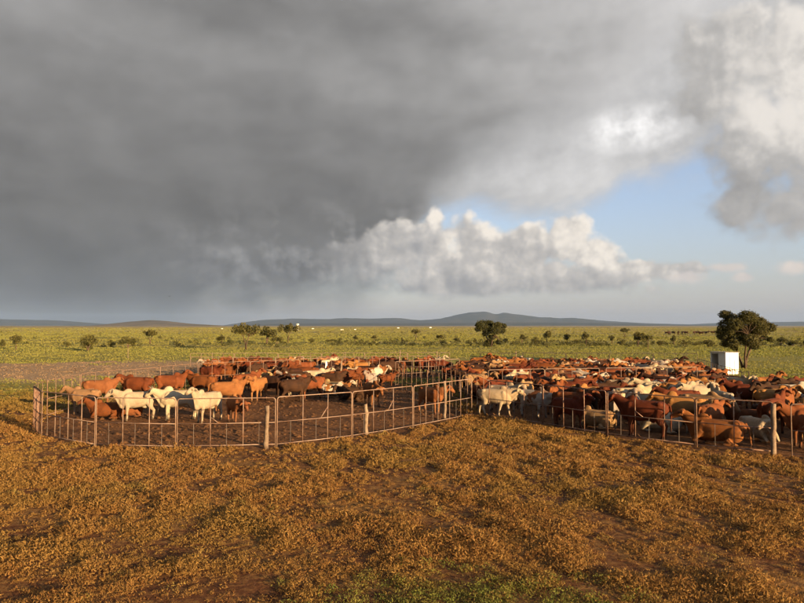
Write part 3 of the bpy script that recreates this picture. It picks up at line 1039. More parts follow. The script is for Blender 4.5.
def limbs_mesh(clumps, stems, r0, seed, dens=1):
    """stems: list of fork points; every clump is reached by a bent tapering limb from its nearest fork"""
    rnd = random.Random(seed)
    bm = bmesh.new()
    forks = []
    for st in stems:
        pts = [Vector(p) for p in st]
        n = len(pts)
        add_tube(bm, pts, [r0 * (1 - 0.55 * i / (n - 1)) for i in range(n)], 7)
        forks += [(pts[-1], r0 * 0.42), (pts[-2], r0 * 0.55)]
    for x, y, z, r in clumps:
        c = Vector((x, y, z))
        f, fr = min(forks, key=lambda q: (q[0] - c).length + max(0, q[0].z - c.z) * 2)
        for k in range(dens):
            e = c + Vector((rnd.gauss(0, r * 0.35), rnd.gauss(0, r * 0.35), rnd.gauss(0, r * 0.25)))
            m1 = f.lerp(e, 0.4) + Vector((rnd.gauss(0, 0.1), rnd.gauss(0, 0.1), 0.08)) * (e - f).length
            m2 = f.lerp(e, 0.75) + Vector((rnd.gauss(0, 0.07), rnd.gauss(0, 0.07), 0.04)) * (e - f).length
            add_tube(bm, [f, m1, m2, e], [fr * 0.8, fr * 0.5, fr * 0.3, fr * 0.1], 5)
    me = bpy.data.meshes.new('trunk')
    bm.normal_update(); bm.to_mesh(me); bm.free()
    for p in me.polygons: p.use_smooth = True
    me.materials.append(M['bark'])
    return me


def make_tree(name, loc, meshes, label, group, scale=(1, 1, 1), rz=0.0, cat='tree'):
    o = empty(name, loc, rz)
    o.scale = scale
    tag(o, label, cat, group)
    for n, me in meshes: link(bpy.data.objects.new(n, me), o)
    return o


# the big thorn tree by the hut, its crown laid out from the photograph at the tree's own distance
def big_tree(px, py, blobs, stems, label, n, size, seed, c0, c1, r0):
    b = G(px, py)
    k = b.y / FPX
    rnd = random.Random(seed)
    cl = []
    for x, y, r in blobs:
        rr = r * k
        z = top_of(x, y, b.y)
        for q in range(2):
            cl.append(((x - px) * k + rnd.gauss(0, rr * 0.2), rnd.uniform(-1, 1) * rr * 1.6, z + rnd.gauss(0, rr * 0.15), rr * rnd.uniform(0.85, 1.15)))
    st = [[((x - px) * k, dy, max(0, top_of(x, y, b.y)) if y < py else -0.1) for x, y, dy in s] for s in stems]
    me = crown_mesh(cl, n, size, seed, c0, c1)
    return make_tree('thorn_tree', b, [('trunk', limbs_mesh(cl, st, r0, seed, 2)), ('crown', me)], label, 'two large thorn trees')


DG0, DG1 = (0.055, 0.062, 0.018), (0.115, 0.105, 0.035)
big_tree(744, 368, [(728, 316, 6), (731, 324, 8), (726, 331, 5), (741, 319, 8), (752, 318, 7), (762, 321, 7), (770, 326, 5), (774, 329, 3), (742, 330, 9),
                    (755, 329, 9), (765, 332, 7), (734, 337, 7), (729, 343, 6), (724, 337, 4), (747, 339, 8), (759, 340, 6), (768, 338, 3.5), (737, 347, 4), (752, 347, 4)],
         [[(743, 368, 0), (741, 360, 0.1), (739, 352, 0.2), (735, 344, 0.3)], [(744, 368, 0.1), (746, 358, -0.2), (748, 348, -0.4), (752, 338, -0.6)],
          [(746, 368, 0.1), (750, 357, 0.5), (757, 346, 0.8), (763, 337, 1.0)], [(744, 368, -0.2), (743, 356, -0.4), (742, 345, -0.8), (743, 334, -1.0)]],
         'large dark thorn tree standing behind the white hut', 32000, 0.085, 21, (0.07, 0.078, 0.022), (0.17, 0.15, 0.05), 0.12)
big_tree(491, 347, [(479, 325, 4), (483, 323, 4.5), (490, 324, 5), (497, 324.5, 4.5), (503, 327, 4), (478, 329, 3), (486, 329, 5), (495, 330, 5), (502, 331, 3.5), (487, 334, 4),
                    (492, 337, 3.5), (491, 343, 4.5), (486, 344, 3), (498, 343, 3.5)],
         [[(490, 347, 0), (489, 341, 0.2), (485, 334, 0.4), (482, 328, 0.5)], [(491, 347, 0), (492, 341, -0.2), (495, 335, -0.4), (498, 328, -0.6)]],
         'spreading thorn tree alone in the middle of the plain', 11000, 0.14, 22, (0.055, 0.068, 0.02), (0.12, 0.115, 0.04), 0.16)

# distant kinds, unit height
def tree_kind(seed, shape, n, c0, c1):
    rnd = random.Random(seed)
    cl, stems = [], []
    if shape == 'bush':
        for k in range(10):
            a, q = rnd.uniform(0, 6.28), rnd.uniform(0, 0.42)
            cl.append((math.cos(a) * q, math.sin(a) * q, rnd.uniform(0.22, 0.78) * (1 - q * 0.7), rnd.uniform(0.16, 0.27)))
        stems = [[(0, 0, -0.02), (0.02, 0, 0.12), (0.08, 0.02, 0.3)], [(0, 0, -0.02), (-0.04, 0.02, 0.12), (-0.1, 0, 0.32)]]
    elif shape == 'flat':
        for k in range(11):
            a, q = rnd.uniform(0, 6.28), rnd.uniform(0, 0.62)
            cl.append((math.cos(a) * q, math.sin(a) * q, rnd.uniform(0.70, 0.88) - q * 0.12, rnd.uniform(0.12, 0.22)))
        stems = [[(0, 0, -0.02), (0.03, 0, 0.25), (0.12, 0.05, 0.5)], [(0, 0, -0.02), (-0.03, 0.02, 0.22), (-0.14, 0, 0.5)]]
    else:
        for k in range(9):
            a, q = rnd.uniform(0, 6.28), rnd.uniform(0, 0.33)
            cl.append((math.cos(a) * q, math.sin(a) * q, rnd.uniform(0.48, 0.84), rnd.uniform(0.13, 0.22)))
        stems = [[(0, 0, -0.02), (0.02, 0, 0.2), (0.03, 0.02, 0.45)], [(0, 0, 0.1), (-0.04, 0, 0.3), (-0.1, 0.02, 0.5)]]
    return [('trunk', limbs_mesh(cl, stems, 0.035, seed)), ('crown', crown_mesh(cl, n, 0.045, seed, c0, c1, 0.8))]


LG0, LG1 = (0.09, 0.10, 0.028), (0.20, 0.18, 0.055)
KINDS = {'bush': [tree_kind(s, 'bush', 1500, LG0, LG1) for s in (1, 2, 3)], 'flat': [tree_kind(s, 'flat', 1500, DG0, LG1) for s in (4, 5)],
         'round': [tree_kind(s, 'round', 1300, DG0, LG1) for s in (6, 7, 8)]}
TREES = [  # px, base y, top y, width px, kind, label
    (88, 351, 333, 18, 'bush', 'biggest rounded bush on the left of the plain'), (128, 348, 334, 15, 'bush', 'dark round bush above the lone pale marker post'),
    (111, 347.5, 339, 7, 'bush', 'small bush between the two large left bushes'), (150, 344, 332, 14, 'flat', 'flat topped bush right of the dark round bush'),
    (16, 350, 336, 11, 'round', 'upright bush near the left edge'), (3, 347, 339, 9, 'bush', 'bush cut by the left edge of the picture'),
    (68, 347, 342, 6, 'bush', 'low bush left of the biggest rounded bush'), (246, 350, 328, 24, 'flat', 'open thorn tree with bare trunk, front of the left clump'),
    (267, 344, 328.5, 17, 'round', 'dense middle tree of the left clump'), (288, 343, 327, 17, 'flat', 'flat topped tree on the right of the left clump, before the white tower'),
    (277, 344, 334, 10, 'bush', 'low bush between two trees of the left clump'), (222, 345, 336, 8, 'round', 'faint thin tree left of the left clump'),
    (312, 343, 338, 7, 'bush', 'small dark bush right of the left clump'), (331, 342.5, 338.5, 10, 'bush', 'low wide bush in the plain left of centre'),
    (355, 343, 336, 5, 'round', 'small thin tree in the plain left of centre'), (374, 342, 336, 5, 'round', 'small tree in the plain below the hill saddle'),
    (416, 341, 331, 11, 'flat', 'small flat topped tree left of the centre tree'), (402, 342, 337, 4, 'bush', 'small bush left of the small flat topped tree'),
    (440, 342, 335.5, 7, 'round', 'small tree between the flat topped one and the centre tree'), (457, 342, 336.5, 6, 'bush', 'bush next left of the centre tree'),
    (475, 343, 338, 4, 'bush', 'tiny bush touching the shade of the centre tree'), (506, 342.5, 338, 6, 'bush', 'low bush just right of the centre tree'),
    (522, 343, 335, 8, 'round', 'first small tree right of the centre tree'), (536, 344, 336.5, 8, 'bush', 'bush between two small trees right of the centre tree'),
    (547, 344, 332, 7, 'round', 'tall thin tree right of the centre tree'), (567, 344.5, 334.5, 7, 'round', 'thin tree under the right foot of the hills'),
    (586, 345, 333.5, 8, 'round', 'dark thin tree midway between centre tree and hut'), (576, 344, 339, 8, 'bush', 'low bush between two dark thin trees'),
    (612, 344.5, 336, 5, 'round', 'slight pole like tree left of the farther tree'), (625, 337.5, 329.5, 10, 'flat', 'farther tree standing alone near the horizon'),
    (622, 345.5, 340, 7, 'bush', 'low bush below the farther tree'), (638, 346.5, 333, 11, 'round', 'dark tree left of the bare trunked small tree'),
    (648, 349.5, 337, 9, 'flat', 'small tree with a visible bare trunk, right of the dark tree'), (660, 346, 340, 7, 'bush', 'low bush right of the bare trunked small tree'),
    (674, 345.5, 336, 6, 'round', 'thin tree halfway to the big hut tree'), (684, 346, 339.5, 6, 'bush', 'bush right of the halfway thin tree'),
    (709, 347.5, 339, 12, 'bush', 'dense bush left of the big hut tree'), (697, 346, 342, 8, 'bush', 'low bush left of the dense bush'),
    (781, 346, 338, 9, 'round', 'small tree just right of the big hut tree'), (793, 346, 341, 14, 'bush', 'wide low bush near the right edge'), (806, 346.5, 338, 10, 'bush', 'bush cut by the right edge of the picture')]
for i, (px, pb, pt, w, kind, lab) in enumerate(TREES):
    b = G(px, pb)
    h = top_of(px, pt, b.y)
    base_w = {'bush': 1.15, 'flat': 1.35, 'round': 0.85}[kind]
    s = w * b.y / FPX / base_w * 1.25
    make_tree('bush' if kind == 'bush' else 'tree', b, KINDS[kind][i % len(KINDS[kind])], lab, 'bushes and small trees of the plain', (s, s, h * (1.1 if kind == 'bush' else 1.22)), i * 1.3, 'bush' if kind == 'bush' else 'tree')


# low scrub belts too small to count
def scrub():
    n = 900
    px = rng.uniform(-120, 930, n)
    py = np.where(rng.random(n) < 0.6, rng.normal(344.5, 1.4, n), rng.uniform(330, 343, n))
    kx = np.where(px < 330, 0.35, 1.0)
    k = rng.random(n) < kx
    px, py = px[k], np.maximum(py[k], 329.5)
    yy = CAMH * FPX / (py - HOR); xx = (px - CX) / FPX * yy
    cl = [(a, b, 0.25 + 0.1 * rng.random(), rng.uniform(0.25, 0.75)) for a, b in zip(xx, yy)]
    rnd = np.random.default_rng(5)
    v, f, t = leaves_np(cl, 26000, 0.17, rnd, 0.8)
    v[:, 2] = np.maximum(v[:, 2], 0.0)
    col = np.concatenate([lerp((0.07, 0.078, 0.024), (0.15, 0.145, 0.05), t), np.ones((len(t), 1))], 1)
    me = mesh_np('scrub', v, f, M['leaf'], False, np.repeat(col, 4, 0))
    tag(link(bpy.data.objects.new('scrub', me)), 'low scattered scrub across the far plain', kind='stuff')


scrub()


# ------------------------------------------------------------------ far white tower and sheds
def box_part(name, c, s, mat, par, rot=None):
    bm = bmesh.new(); add_box(bm, c, s, rot); return bm_obj(name, bm, M[mat], par)


p = G(297.5, 330.2)
k = p.y / FPX
o = empty('water_tower', p, 0.4)
tag(o, 'small white tower on the horizon right of the left tree clump', 'tower')
H = top_of(297.5, 323.6, p.y)
box_part('shaft', (0, 0, H * 0.40), (2.3 * k * 0.8, 2.3 * k * 0.8, H * 0.8), 'whitewash', o)
bm = bmesh.new(); add_tube(bm, [(0, 0, H * 0.801), (0, 0, H * 0.96)], 1.5 * k, 12); bm_obj('tank', bm, M['whitewash'], o)
bm = bmesh.new(); add_tube(bm, [(0, 0, H * 0.962), (0, 0, H * 1.02)], [1.6 * k, 0.2], 12); bm_obj('roof', bm, M['roof_iron'], o)
for i, (px, pb, w, hh, lab) in enumerate(((313, 329.0, 2.2, 0.8, 'low pale shed right of the white tower'), (342, 330, 3, 0.7, 'long pale shed on the plain left of centre'),
                                          (355, 329.8, 1.8, 0.8, 'small pale shed right of the long pale shed'), (398, 328.2, 2.4, 0.7, 'pale far shed left of the hill foot'),
                                          (430, 328.0, 3.0, 0.9, 'pale shed under the main hill'), (222, 329.0, 1.8, 0.7, 'tiny pale shed left of the tree clump'))):
    p = G(px, pb); k = p.y / FPX
    o = empty('shed', p, 0.2 * i)
    tag(o, lab, 'shed', 'far pale sheds')
    box_part('wall', (0, 0, hh * k * 0.4), (w * k, w * k * 0.5, hh * k * 0.8), 'whitewash', o)
    bm = bmesh.new()
    W, Dp, z0, z1 = w * k * 0.54, w * k * 0.29, hh * k * 0.803, hh * k * 1.1
    q = [bm.verts.new(c) for c in ((-W, -Dp, z0), (W, -Dp, z0), (W, Dp, z0), (-W, Dp, z0), (-W, 0, z1), (W, 0, z1))]
    for f in ((3, 2, 1, 0), (0, 1, 5, 4), (2, 3, 4, 5), (1, 2, 5), (3, 0, 4)): bm.faces.new([q[t] for t in f])
    bm_obj('roof', bm, M['roof_iron'], o)


# ------------------------------------------------------------------ cattle
def pose(lying=False, neck_pitch=0.55, neck_yaw=0.0, head_pitch=-0.75, head_yaw=0.0, stride=0.0, fat=1.0, hump=1.0, low=False, side=1):
    """one animal facing +X, hooves at z=0; returns a watertight continuous mesh"""
    bm = bmesh.new()
    dz = -0.50 if lying else 0.0
    sec = [(-0.83, 1.06, .09, .11), (-0.76, 1.05, .19, .20), (-0.60, 1.01, .255, .275), (-0.40, 0.965, .28, .32), (-0.12, 0.93, .31, .355), (0.12, 0.915, .31, .37),
           (0.34, 0.925, .275, .37), (0.52, 0.95, .225, .335), (0.66, 0.985, .16, .25), (0.73, 1.0, .09, .15)]
    pts = [Vector((x, 0, z + dz)) for x, z, w, h in sec]
    add_tube(bm, pts, [(w * fat, h * (1 if not lying else 0.97)) for x, z, w, h in sec], 18)
    # hip and shoulder bones, hump, brisket
    for s in (-1, 1):
        add_ball(bm, (-0.55, s * 0.15 * fat, 1.18 + dz), (0.13, 0.10, 0.09))
        add_ball(bm, (0.42, s * 0.17 * fat, 0.95 + dz), (0.17, 0.10, 0.27))
    add_ball(bm, (0.40, 0, 1.30 + dz), (0.20, 0.085, 0.135 * hump), Matrix.Rotation(0.25, 4, 'Y'))
    add_ball(bm, (0.62, 0, 0.74 + dz), (0.16, 0.10, 0.20))
    # neck and head
    nb = Vector((0.56, 0, 1.07 + dz))
    nd = Vector((math.cos(neck_pitch) * math.cos(neck_yaw), math.cos(neck_pitch) * math.sin(neck_yaw), math.sin(neck_pitch)))
    n1, n2 = nb + nd * 0.28, nb + nd * 0.52
    mid = nb + Vector((0.20, 0.20 * math.sin(neck_yaw) * 0.6, 0.28 * math.sin(neck_pitch) * 0.8)) * 1.0
    add_tube(bm, [nb - Vector((0.14, 0, 0.02)), nb, mid, n2], [(.15, .27), (.145, .25), (.115, .185), (.095, .13)], 14)
    hy = neck_yaw + head_yaw
    hd = Vector((math.cos(head_pitch) * math.cos(hy), math.cos(head_pitch) * math.sin(hy), math.sin(head_pitch)))
    poll = n2 + Vector((0, 0, 0.05))
    sidev = Vector((-math.sin(hy), math.cos(hy), 0))
    upv = hd.cross(sidev) * -1
    if upv.z < 0: upv = -upv
    hp = [poll - hd * 0.05, poll + hd * 0.03, poll + hd * 0.14, poll + hd * 0.27, poll + hd * 0.38, poll + hd * 0.45, poll + hd * 0.475]
    # cross-section frame of add_tube starts from world Y: near enough to the head's own side axis for these yaw ranges
    add_tube_o(bm, hp, [(.075, .075), (.105, .11), (.115, .125), (.085, .10), (.07, .078), (.075, .07), (.045, .04)], sidev, 12)
    muzzle = poll + hd * 0.45
    eyes = [poll + hd * 0.15 + sidev * (s * 0.105) + upv * 0.04 for s in (-1, 1)]
    for e in eyes: add_ball(bm, e, (0.032, 0.032, 0.032))
    for s in (-1, 1):
        e0 = poll + hd * 0.02 + sidev * (s * 0.08) + upv * 0.02
        e1 = e0 + sidev * (s * 0.13) - Vector((0, 0, 0.05)) - hd * 0.02
        e2 = e0 + sidev * (s * 0.22) - Vector((0, 0, 0.13)) - hd * 0.01
        add_tube_o(bm, [e0, e0.lerp(e1, .5), e1, e2], [(.028, .035), (.03, .06), (.028, .06), (.018, .025)], Vector((0, 0, 1)).cross(sidev) if True else sidev, 8)
    # dewlap from throat to brisket
    th = poll + hd * 0.12 - upv * 0.10
    dl = [th, nb + nd * 0.30 - Vector((0, 0, 0.24)), nb + Vector((0.08, 0, -0.36)), nb + Vector((0.02, 0, -0.52))]
    add_tube(bm, dl, [(.03, .05), (.032, .10), (.04, .13), (.04, .06)], 8)
    hooves = []
    if not lying:
        for s in (-1, 1):
            f = stride * s
            add_tube(bm, [(0.40, s * .16, 0.92), (0.40 + f * .10, s * .165, 0.66), (0.43 + f * .2, s * .16, 0.40), (0.42 + f * .26, s * .16, 0.13), (0.45 + f * .28, s * .16, 0.0)],
                     [(.105, .15), (.075, .105), (.052, .058), (.042, .042), (.055, .06)], 10)
            hooves.append(Vector((0.44 + f * .28, s * .16, 0.03)))
            g = -stride * s
            add_tube(bm, [(-0.55, s * .15, 1.0), (-0.50 + g * .08, s * .175, 0.74), (-0.58 + g * .12, s * .17, 0.56), (-0.70 + g * .16, s * .155, 0.42), (-0.67 + g * .24, s * .155, 0.13), (-0.63 + g * .26, s * .155, 0.0)],
                     [(.14, .25), (.125, .17), (.08, .10), (.05, .068), (.043, .045), (.055, .06)], 10)
            hooves.append(Vector((-0.64 + g * .26, s * .155, 0.03)))
        tail = [(-0.80, 0, 1.22), (-0.89, 0, 1.12), (-0.92, 0.01, 0.90), (-0.91, 0.02, 0.62), (-0.90, 0.02, 0.50), (-0.90, 0.02, 0.36), (-0.90, 0.02, 0.26)]
        add_tube(bm, tail, [.045, .034, .027, .026, .036, .042, .022], 8)
        switch = Vector((-0.90, 0.02, 0.36))
        add_ball(bm, (-0.32, 0, 0.60), (0.13, 0.11, 0.09))
    else:
        for s in (-1, 1):
            add_tube(bm, [(0.42, s * .20, 0.40), (0.56, s * .23, 0.22), (0.68, s * .22, 0.09), (0.50, s * .20, 0.06), (0.32, s * .19, 0.05)], [(.10, .13), (.085, .09), (.06, .06), (.05, .05), (.05, .045)], 10)
            hooves.append(Vector((0.32, s * .19, 0.05)))
            add_ball(bm, (-0.50, s * 0.25, 0.34), (0.28, 0.14, 0.25))
            add_tube(bm, [(-0.30, s * .36, 0.20), (-0.40, s * .40, 0.09), (-0.58, s * .40, 0.06), (-0.40, s * .43, 0.055), (-0.18, s * .44, 0.05)], [.10, .085, .06, .05, .05], 10)
            hooves.append(Vector((-0.18, s * .44, 0.05)))
        tail = [(-0.80, 0, 0.70), (-0.90, 0.05, 0.56), (-0.94, 0.12, 0.30), (-0.96, 0.22, 0.08), (-0.95, 0.38, 0.05)]
        add_tube(bm, tail, [.045, .034, .028, .034, .022], 8)
        switch = Vector((-0.95, 0.32, 0.06))
    bmesh.ops.recalc_face_normals(bm, faces=bm.faces)
    me = bpy.data.meshes.new('cow_raw')
    bm.to_mesh(me); bm.free()
    t = bpy.data.objects.new('cow_raw', me)
    COL.objects.link(t)
    rm = t.modifiers.new('r', 'REMESH'); rm.mode = 'VOXEL'; rm.voxel_size = 0.019
    sm = t.modifiers.new('s', 'SMOOTH'); sm.factor, sm.iterations = 0.5, 5
    dc = t.modifiers.new('d', 'DECIMATE'); dc.ratio = 0.33
    bpy.context.view_layer.update()
    dg = bpy.context.evaluated_depsgraph_get()
    out = bpy.data.meshes.new_from_object(t.evaluated_get(dg))
    bpy.data.objects.remove(t); bpy.data.meshes.remove(me)
    out.name = 'cow'
    n = len(out.vertices)
    co = np.empty(n * 3, np.float32); out.vertices.foreach_get('co', co); co = co.reshape(-1, 3)
    def near(p, r0, r1): return np.clip((r1 - np.linalg.norm(co - np.array(p)[None], axis=1)) / (r1 - r0), 0, 1)
    rr = near(muzzle, 0.07, 0.13)
    for e in eyes: rr = np.maximum(rr, near(e, 0.035, 0.055))
    gg = near(switch, 0.08, 0.16)
    for h in hooves: gg = np.maximum(gg, near(h, 0.07, 0.10))
    zt = 0.50 + (0 if not lying else -0.46)
    bb = np.clip((zt + 0.25 - co[:, 2]) / 0.35, 0, 1)
    at = out.attributes.new('marks', 'FLOAT_COLOR', 'POINT')
    at.data.foreach_set('color', np.stack([rr, gg, bb, np.ones(n)], -1).astype(np.float32).ravel())
    out.polygons.foreach_set('use_smooth', np.ones(len(out.polygons), bool))
    out.materials.append(None)
    head = (poll, hd, sidev, upv)
    return out, head


def add_tube_o(bm, pts, rad, side, n):
    """tube whose first cross axis follows the given side direction"""
    pts = [Vector(p) for p in pts]
    rings = []
    for i, p in enumerate(pts):
        t = (pts[min(i + 1, len(pts) - 1)] - pts[max(i - 1, 0)]).normalized()
        u = (side - t * side.dot(t)).normalized()
        w = t.cross(u)
        ru, rw = rad[i]
        rings.append([bm.verts.new(p + u * (ru * math.cos(2 * math.pi * k / n)) + w * (rw * math.sin(2 * math.pi * k / n))) for k in range(n)])
    for a, b in zip(rings, rings[1:]):
        for k in range(n): bm.faces.new((a[k], a[(k + 1) % n], b[(k + 1) % n], b[k]))
    bm.faces.new(rings[0][::-1]); bm.faces.new(rings[-1])


def hide_material(name, base, dark, belly, patch=None, cover=0.55, pale_legs=0.0):
    m, b = mat_new(name, 0.8, 0.12)
    v = tcoord()
    x, y, z = sepxyz(v)
    r = orand()
    off = vec3(x + r * 37.0, y, z)
    n = fnoise(off, 2.2, 4, 0.55)
    f = fnoise(off, 40.0, 3, 0.6)
    c = mixc(sstep(0.40, 0.70, n), base, dark)
    if patch:
        pn = fnoise(off, 1.9, 3, 0.5, off=(9.1, 2.2, 0))
        c = mixc(sstep(cover - 0.02, cover + 0.02, pn), c, patch)
    mk = E.nt.nodes.new('ShaderNodeSeparateColor')
    E.nt.links.new(attr('marks'), mk.inputs[0])
    mr, mg, mb = (E(mk.outputs[i]) for i in range(3))
    c = mixc(mb * (0.35 + pale_legs), c, belly)
    c = mixc(mg * 0.85, c, (0.05, 0.035, 0.028))
    c = mixc(mr * 0.75, c, (0.06, 0.04, 0.035))
    dirt = sstep(0.50, 0.72, fnoise(off, 5.0, 5, 0.65, off=(3.3, 7.7, 1.1))) * sstep(1.15, 0.25, z)
    c = mixc(dirt * 0.55, c, (0.12, 0.07, 0.04))
    c = mixc(sstep(0.15, 0.75, x) * 0.30, c, dark)
    c = hsv(c, 0.488 + r * 0.024, 0.90 + f * 0.16, (0.40 + r * 0.34 + f * 0.30) * (0.70 + fnoise(off, 6.5, 4, 0.65, off=(1.0, 4.0, 8.0)) * 0.6))
    setc(b, c)
    bump(b, fnoise(off, 14.0, 4, 0.6), 0.25, 0.02)
    return m


HIDES = {'red brown': hide_material('hide_red_brown', (0.25, 0.066, 0.017), (0.15, 0.040, 0.012), (0.32, 0.14, 0.06)),
         'rust': hide_material('hide_rust', (0.37, 0.120, 0.031), (0.25, 0.074, 0.020), (0.45, 0.22, 0.10)),
         'orange tan': hide_material('hide_orange_tan', (0.49, 0.21, 0.062), (0.38, 0.145, 0.040), (0.56, 0.33, 0.16)),
         'fawn': hide_material('hide_fawn', (0.52, 0.32, 0.15), (0.42, 0.23, 0.10), (0.60, 0.45, 0.28)),
         'cream': hide_material('hide_cream', (0.66, 0.52, 0.34), (0.56, 0.40, 0.23), (0.70, 0.60, 0.45)),
         'white': hide_material('hide_white', (0.70, 0.58, 0.40), (0.60, 0.46, 0.30), (0.64, 0.52, 0.36)),
         'dark brown': hide_material('hide_dark_brown', (0.085, 0.036, 0.018), (0.05, 0.022, 0.012), (0.14, 0.07, 0.035)),
         'rust and white': hide_material('hide_rust_white', (0.32, 0.105, 0.03), (0.24, 0.07, 0.022), (0.66, 0.58, 0.46), (0.70, 0.62, 0.50), 0.50, 0.3),
         'white and brown': hide_material('hide_white_brown', (0.70, 0.63, 0.52), (0.64, 0.55, 0.44), (0.70, 0.63, 0.52), (0.26, 0.10, 0.035), 0.56)}

POSES = {'stand': pose(), 'up': pose(neck_pitch=0.85, head_pitch=-0.45, stride=0.25), 'left': pose(neck_yaw=0.75, head_yaw=0.5, neck_pitch=0.5, stride=-0.2),
         'right': pose(neck_yaw=-0.75, head_yaw=-0.5, neck_pitch=0.5, stride=0.3), 'low': pose(neck_pitch=-0.05, head_pitch=-0.95, stride=0.4),
         'walk': pose(neck_pitch=0.3, head_pitch=-0.6, stride=0.8, neck_yaw=0.2), 'heavy': pose(fat=1.14, hump=1.35, neck_pitch=0.45, stride=0.15, head_yaw=-0.3),
         'lie': pose(lying=True, neck_pitch=0.7, head_pitch=-0.5), 'lie_left': pose(lying=True, neck_yaw=0.9, head_yaw=0.5, neck_pitch=0.45, head_pitch=-0.6),
         'lie_right': pose(lying=True, neck_yaw=-0.9, head_yaw=-0.5, neck_pitch=0.35, head_pitch=-0.55)}


def horn_mesh():
    bm = bmesh.new()
    add_tube(bm, [(0, 0, -0.02), (0.0, 0.06, 0.03), (0.01, 0.09, 0.10), (0.02, 0.09, 0.17)], [.026, .022, .015, .004], 8)
    me = bpy.data.meshes.new('horn'); bm.normal_update(); bm.to_mesh(me); bm.free()
    for p in me.polygons: p.use_smooth = True
    me.materials.append(M['horn'])
    return me


HORN = horn_mesh()
PLACED = []


def cow(x, y, rz, pz, hide, label, group, s=1.0, horns=False):
    me, (poll, hd, sv, uv) = POSES[pz]
    o = bpy.data.objects.new('calf' if s < 0.8 else 'cow', me)
    link(o)
    o.location, o.rotation_euler, o.scale = (x, y, 0.0), (0, 0, rz), (s, s, s)
    o.material_slots[0].link = 'OBJECT'
    o.material_slots[0].material = HIDES[hide]
    tag(o, label, 'calf' if s < 0.8 else 'cow', group)
    if horns:
        for k in (-1, 1):
            h = link(bpy.data.objects.new('horn', HORN), o)
            q = poll + hd * -0.01 + sv * (k * 0.06) + uv * 0.07
            m = Matrix((hd, sv * k, uv)).transposed().to_4x4()
            h.matrix_local = Matrix.Translation(q) @ m
    L = 0.75 * s
    c, sn = math.cos(rz), math.sin(rz)
    PLACED.append(((x - c * L, y - sn * L), (x + c * 1.0 * s, y + sn * 1.0 * s), 0.30 * s))
    return o


def seg_d(a, b, c, d):
    def pd(p, u, v):
        ux, uy = v[0] - u[0], v[1] - u[1]
        t = max(0, min(1, ((p[0] - u[0]) * ux + (p[1] - u[1]) * uy) / (ux * ux + uy * uy)))
        return math.hypot(p[0] - u[0] - ux * t, p[1] - u[1] - uy * t)
    def o(p, q, r): return (q[0] - p[0]) * (r[1] - p[1]) - (q[1] - p[1]) * (r[0] - p[0])
    if o(a, b, c) * o(a, b, d) < 0 and o(c, d, a) * o(c, d, b) < 0: return 0.0
    return min(pd(a, c, d), pd(b, c, d), pd(c, a, b), pd(d, a, b))


FENCES = [list(zip(l, l[1:])) for l in (FRONT_L, BACK_L, [FRONT_L[0], BACK_L[0]], FRONT_R, FRONT_R2, [FRONT_R[-1], FRONT_R2[0]], [gp(468, 414), gp(398, 389)], [gp(484, 412), gp(428, 386)],
                                      [gp(190, 379), gp(440, 377)], [gp(488, 400), gp(600, 397)], [gp(606, 397), gp(698, 396)], [gp(480, 369), gp(705, 369)],
                                      [gp(698, 375), gp(745, 397)], [gp(190, 369), gp(450, 368)], [gp(395, 386), gp(460, 382)])]
FENCES = [s for l in FENCES for s in l]


def free(x, y, rz, s, margin=0.04):
    c, sn = math.cos(rz), math.sin(rz)
    a, b = (x - c * .75 * s, y - sn * .75 * s), (x + c * 1.0 * s, y + sn * 1.0 * s)
    for p, q, r in PLACED:
        if abs(p[0] - x) < 3.5 and abs(p[1] - y) < 3.5 and seg_d(a, b, p, q) < r + 0.30 * s + margin: return False
    for p, q in FENCES:
        if seg_d(a, b, p, q) < 0.36: return False
    return True


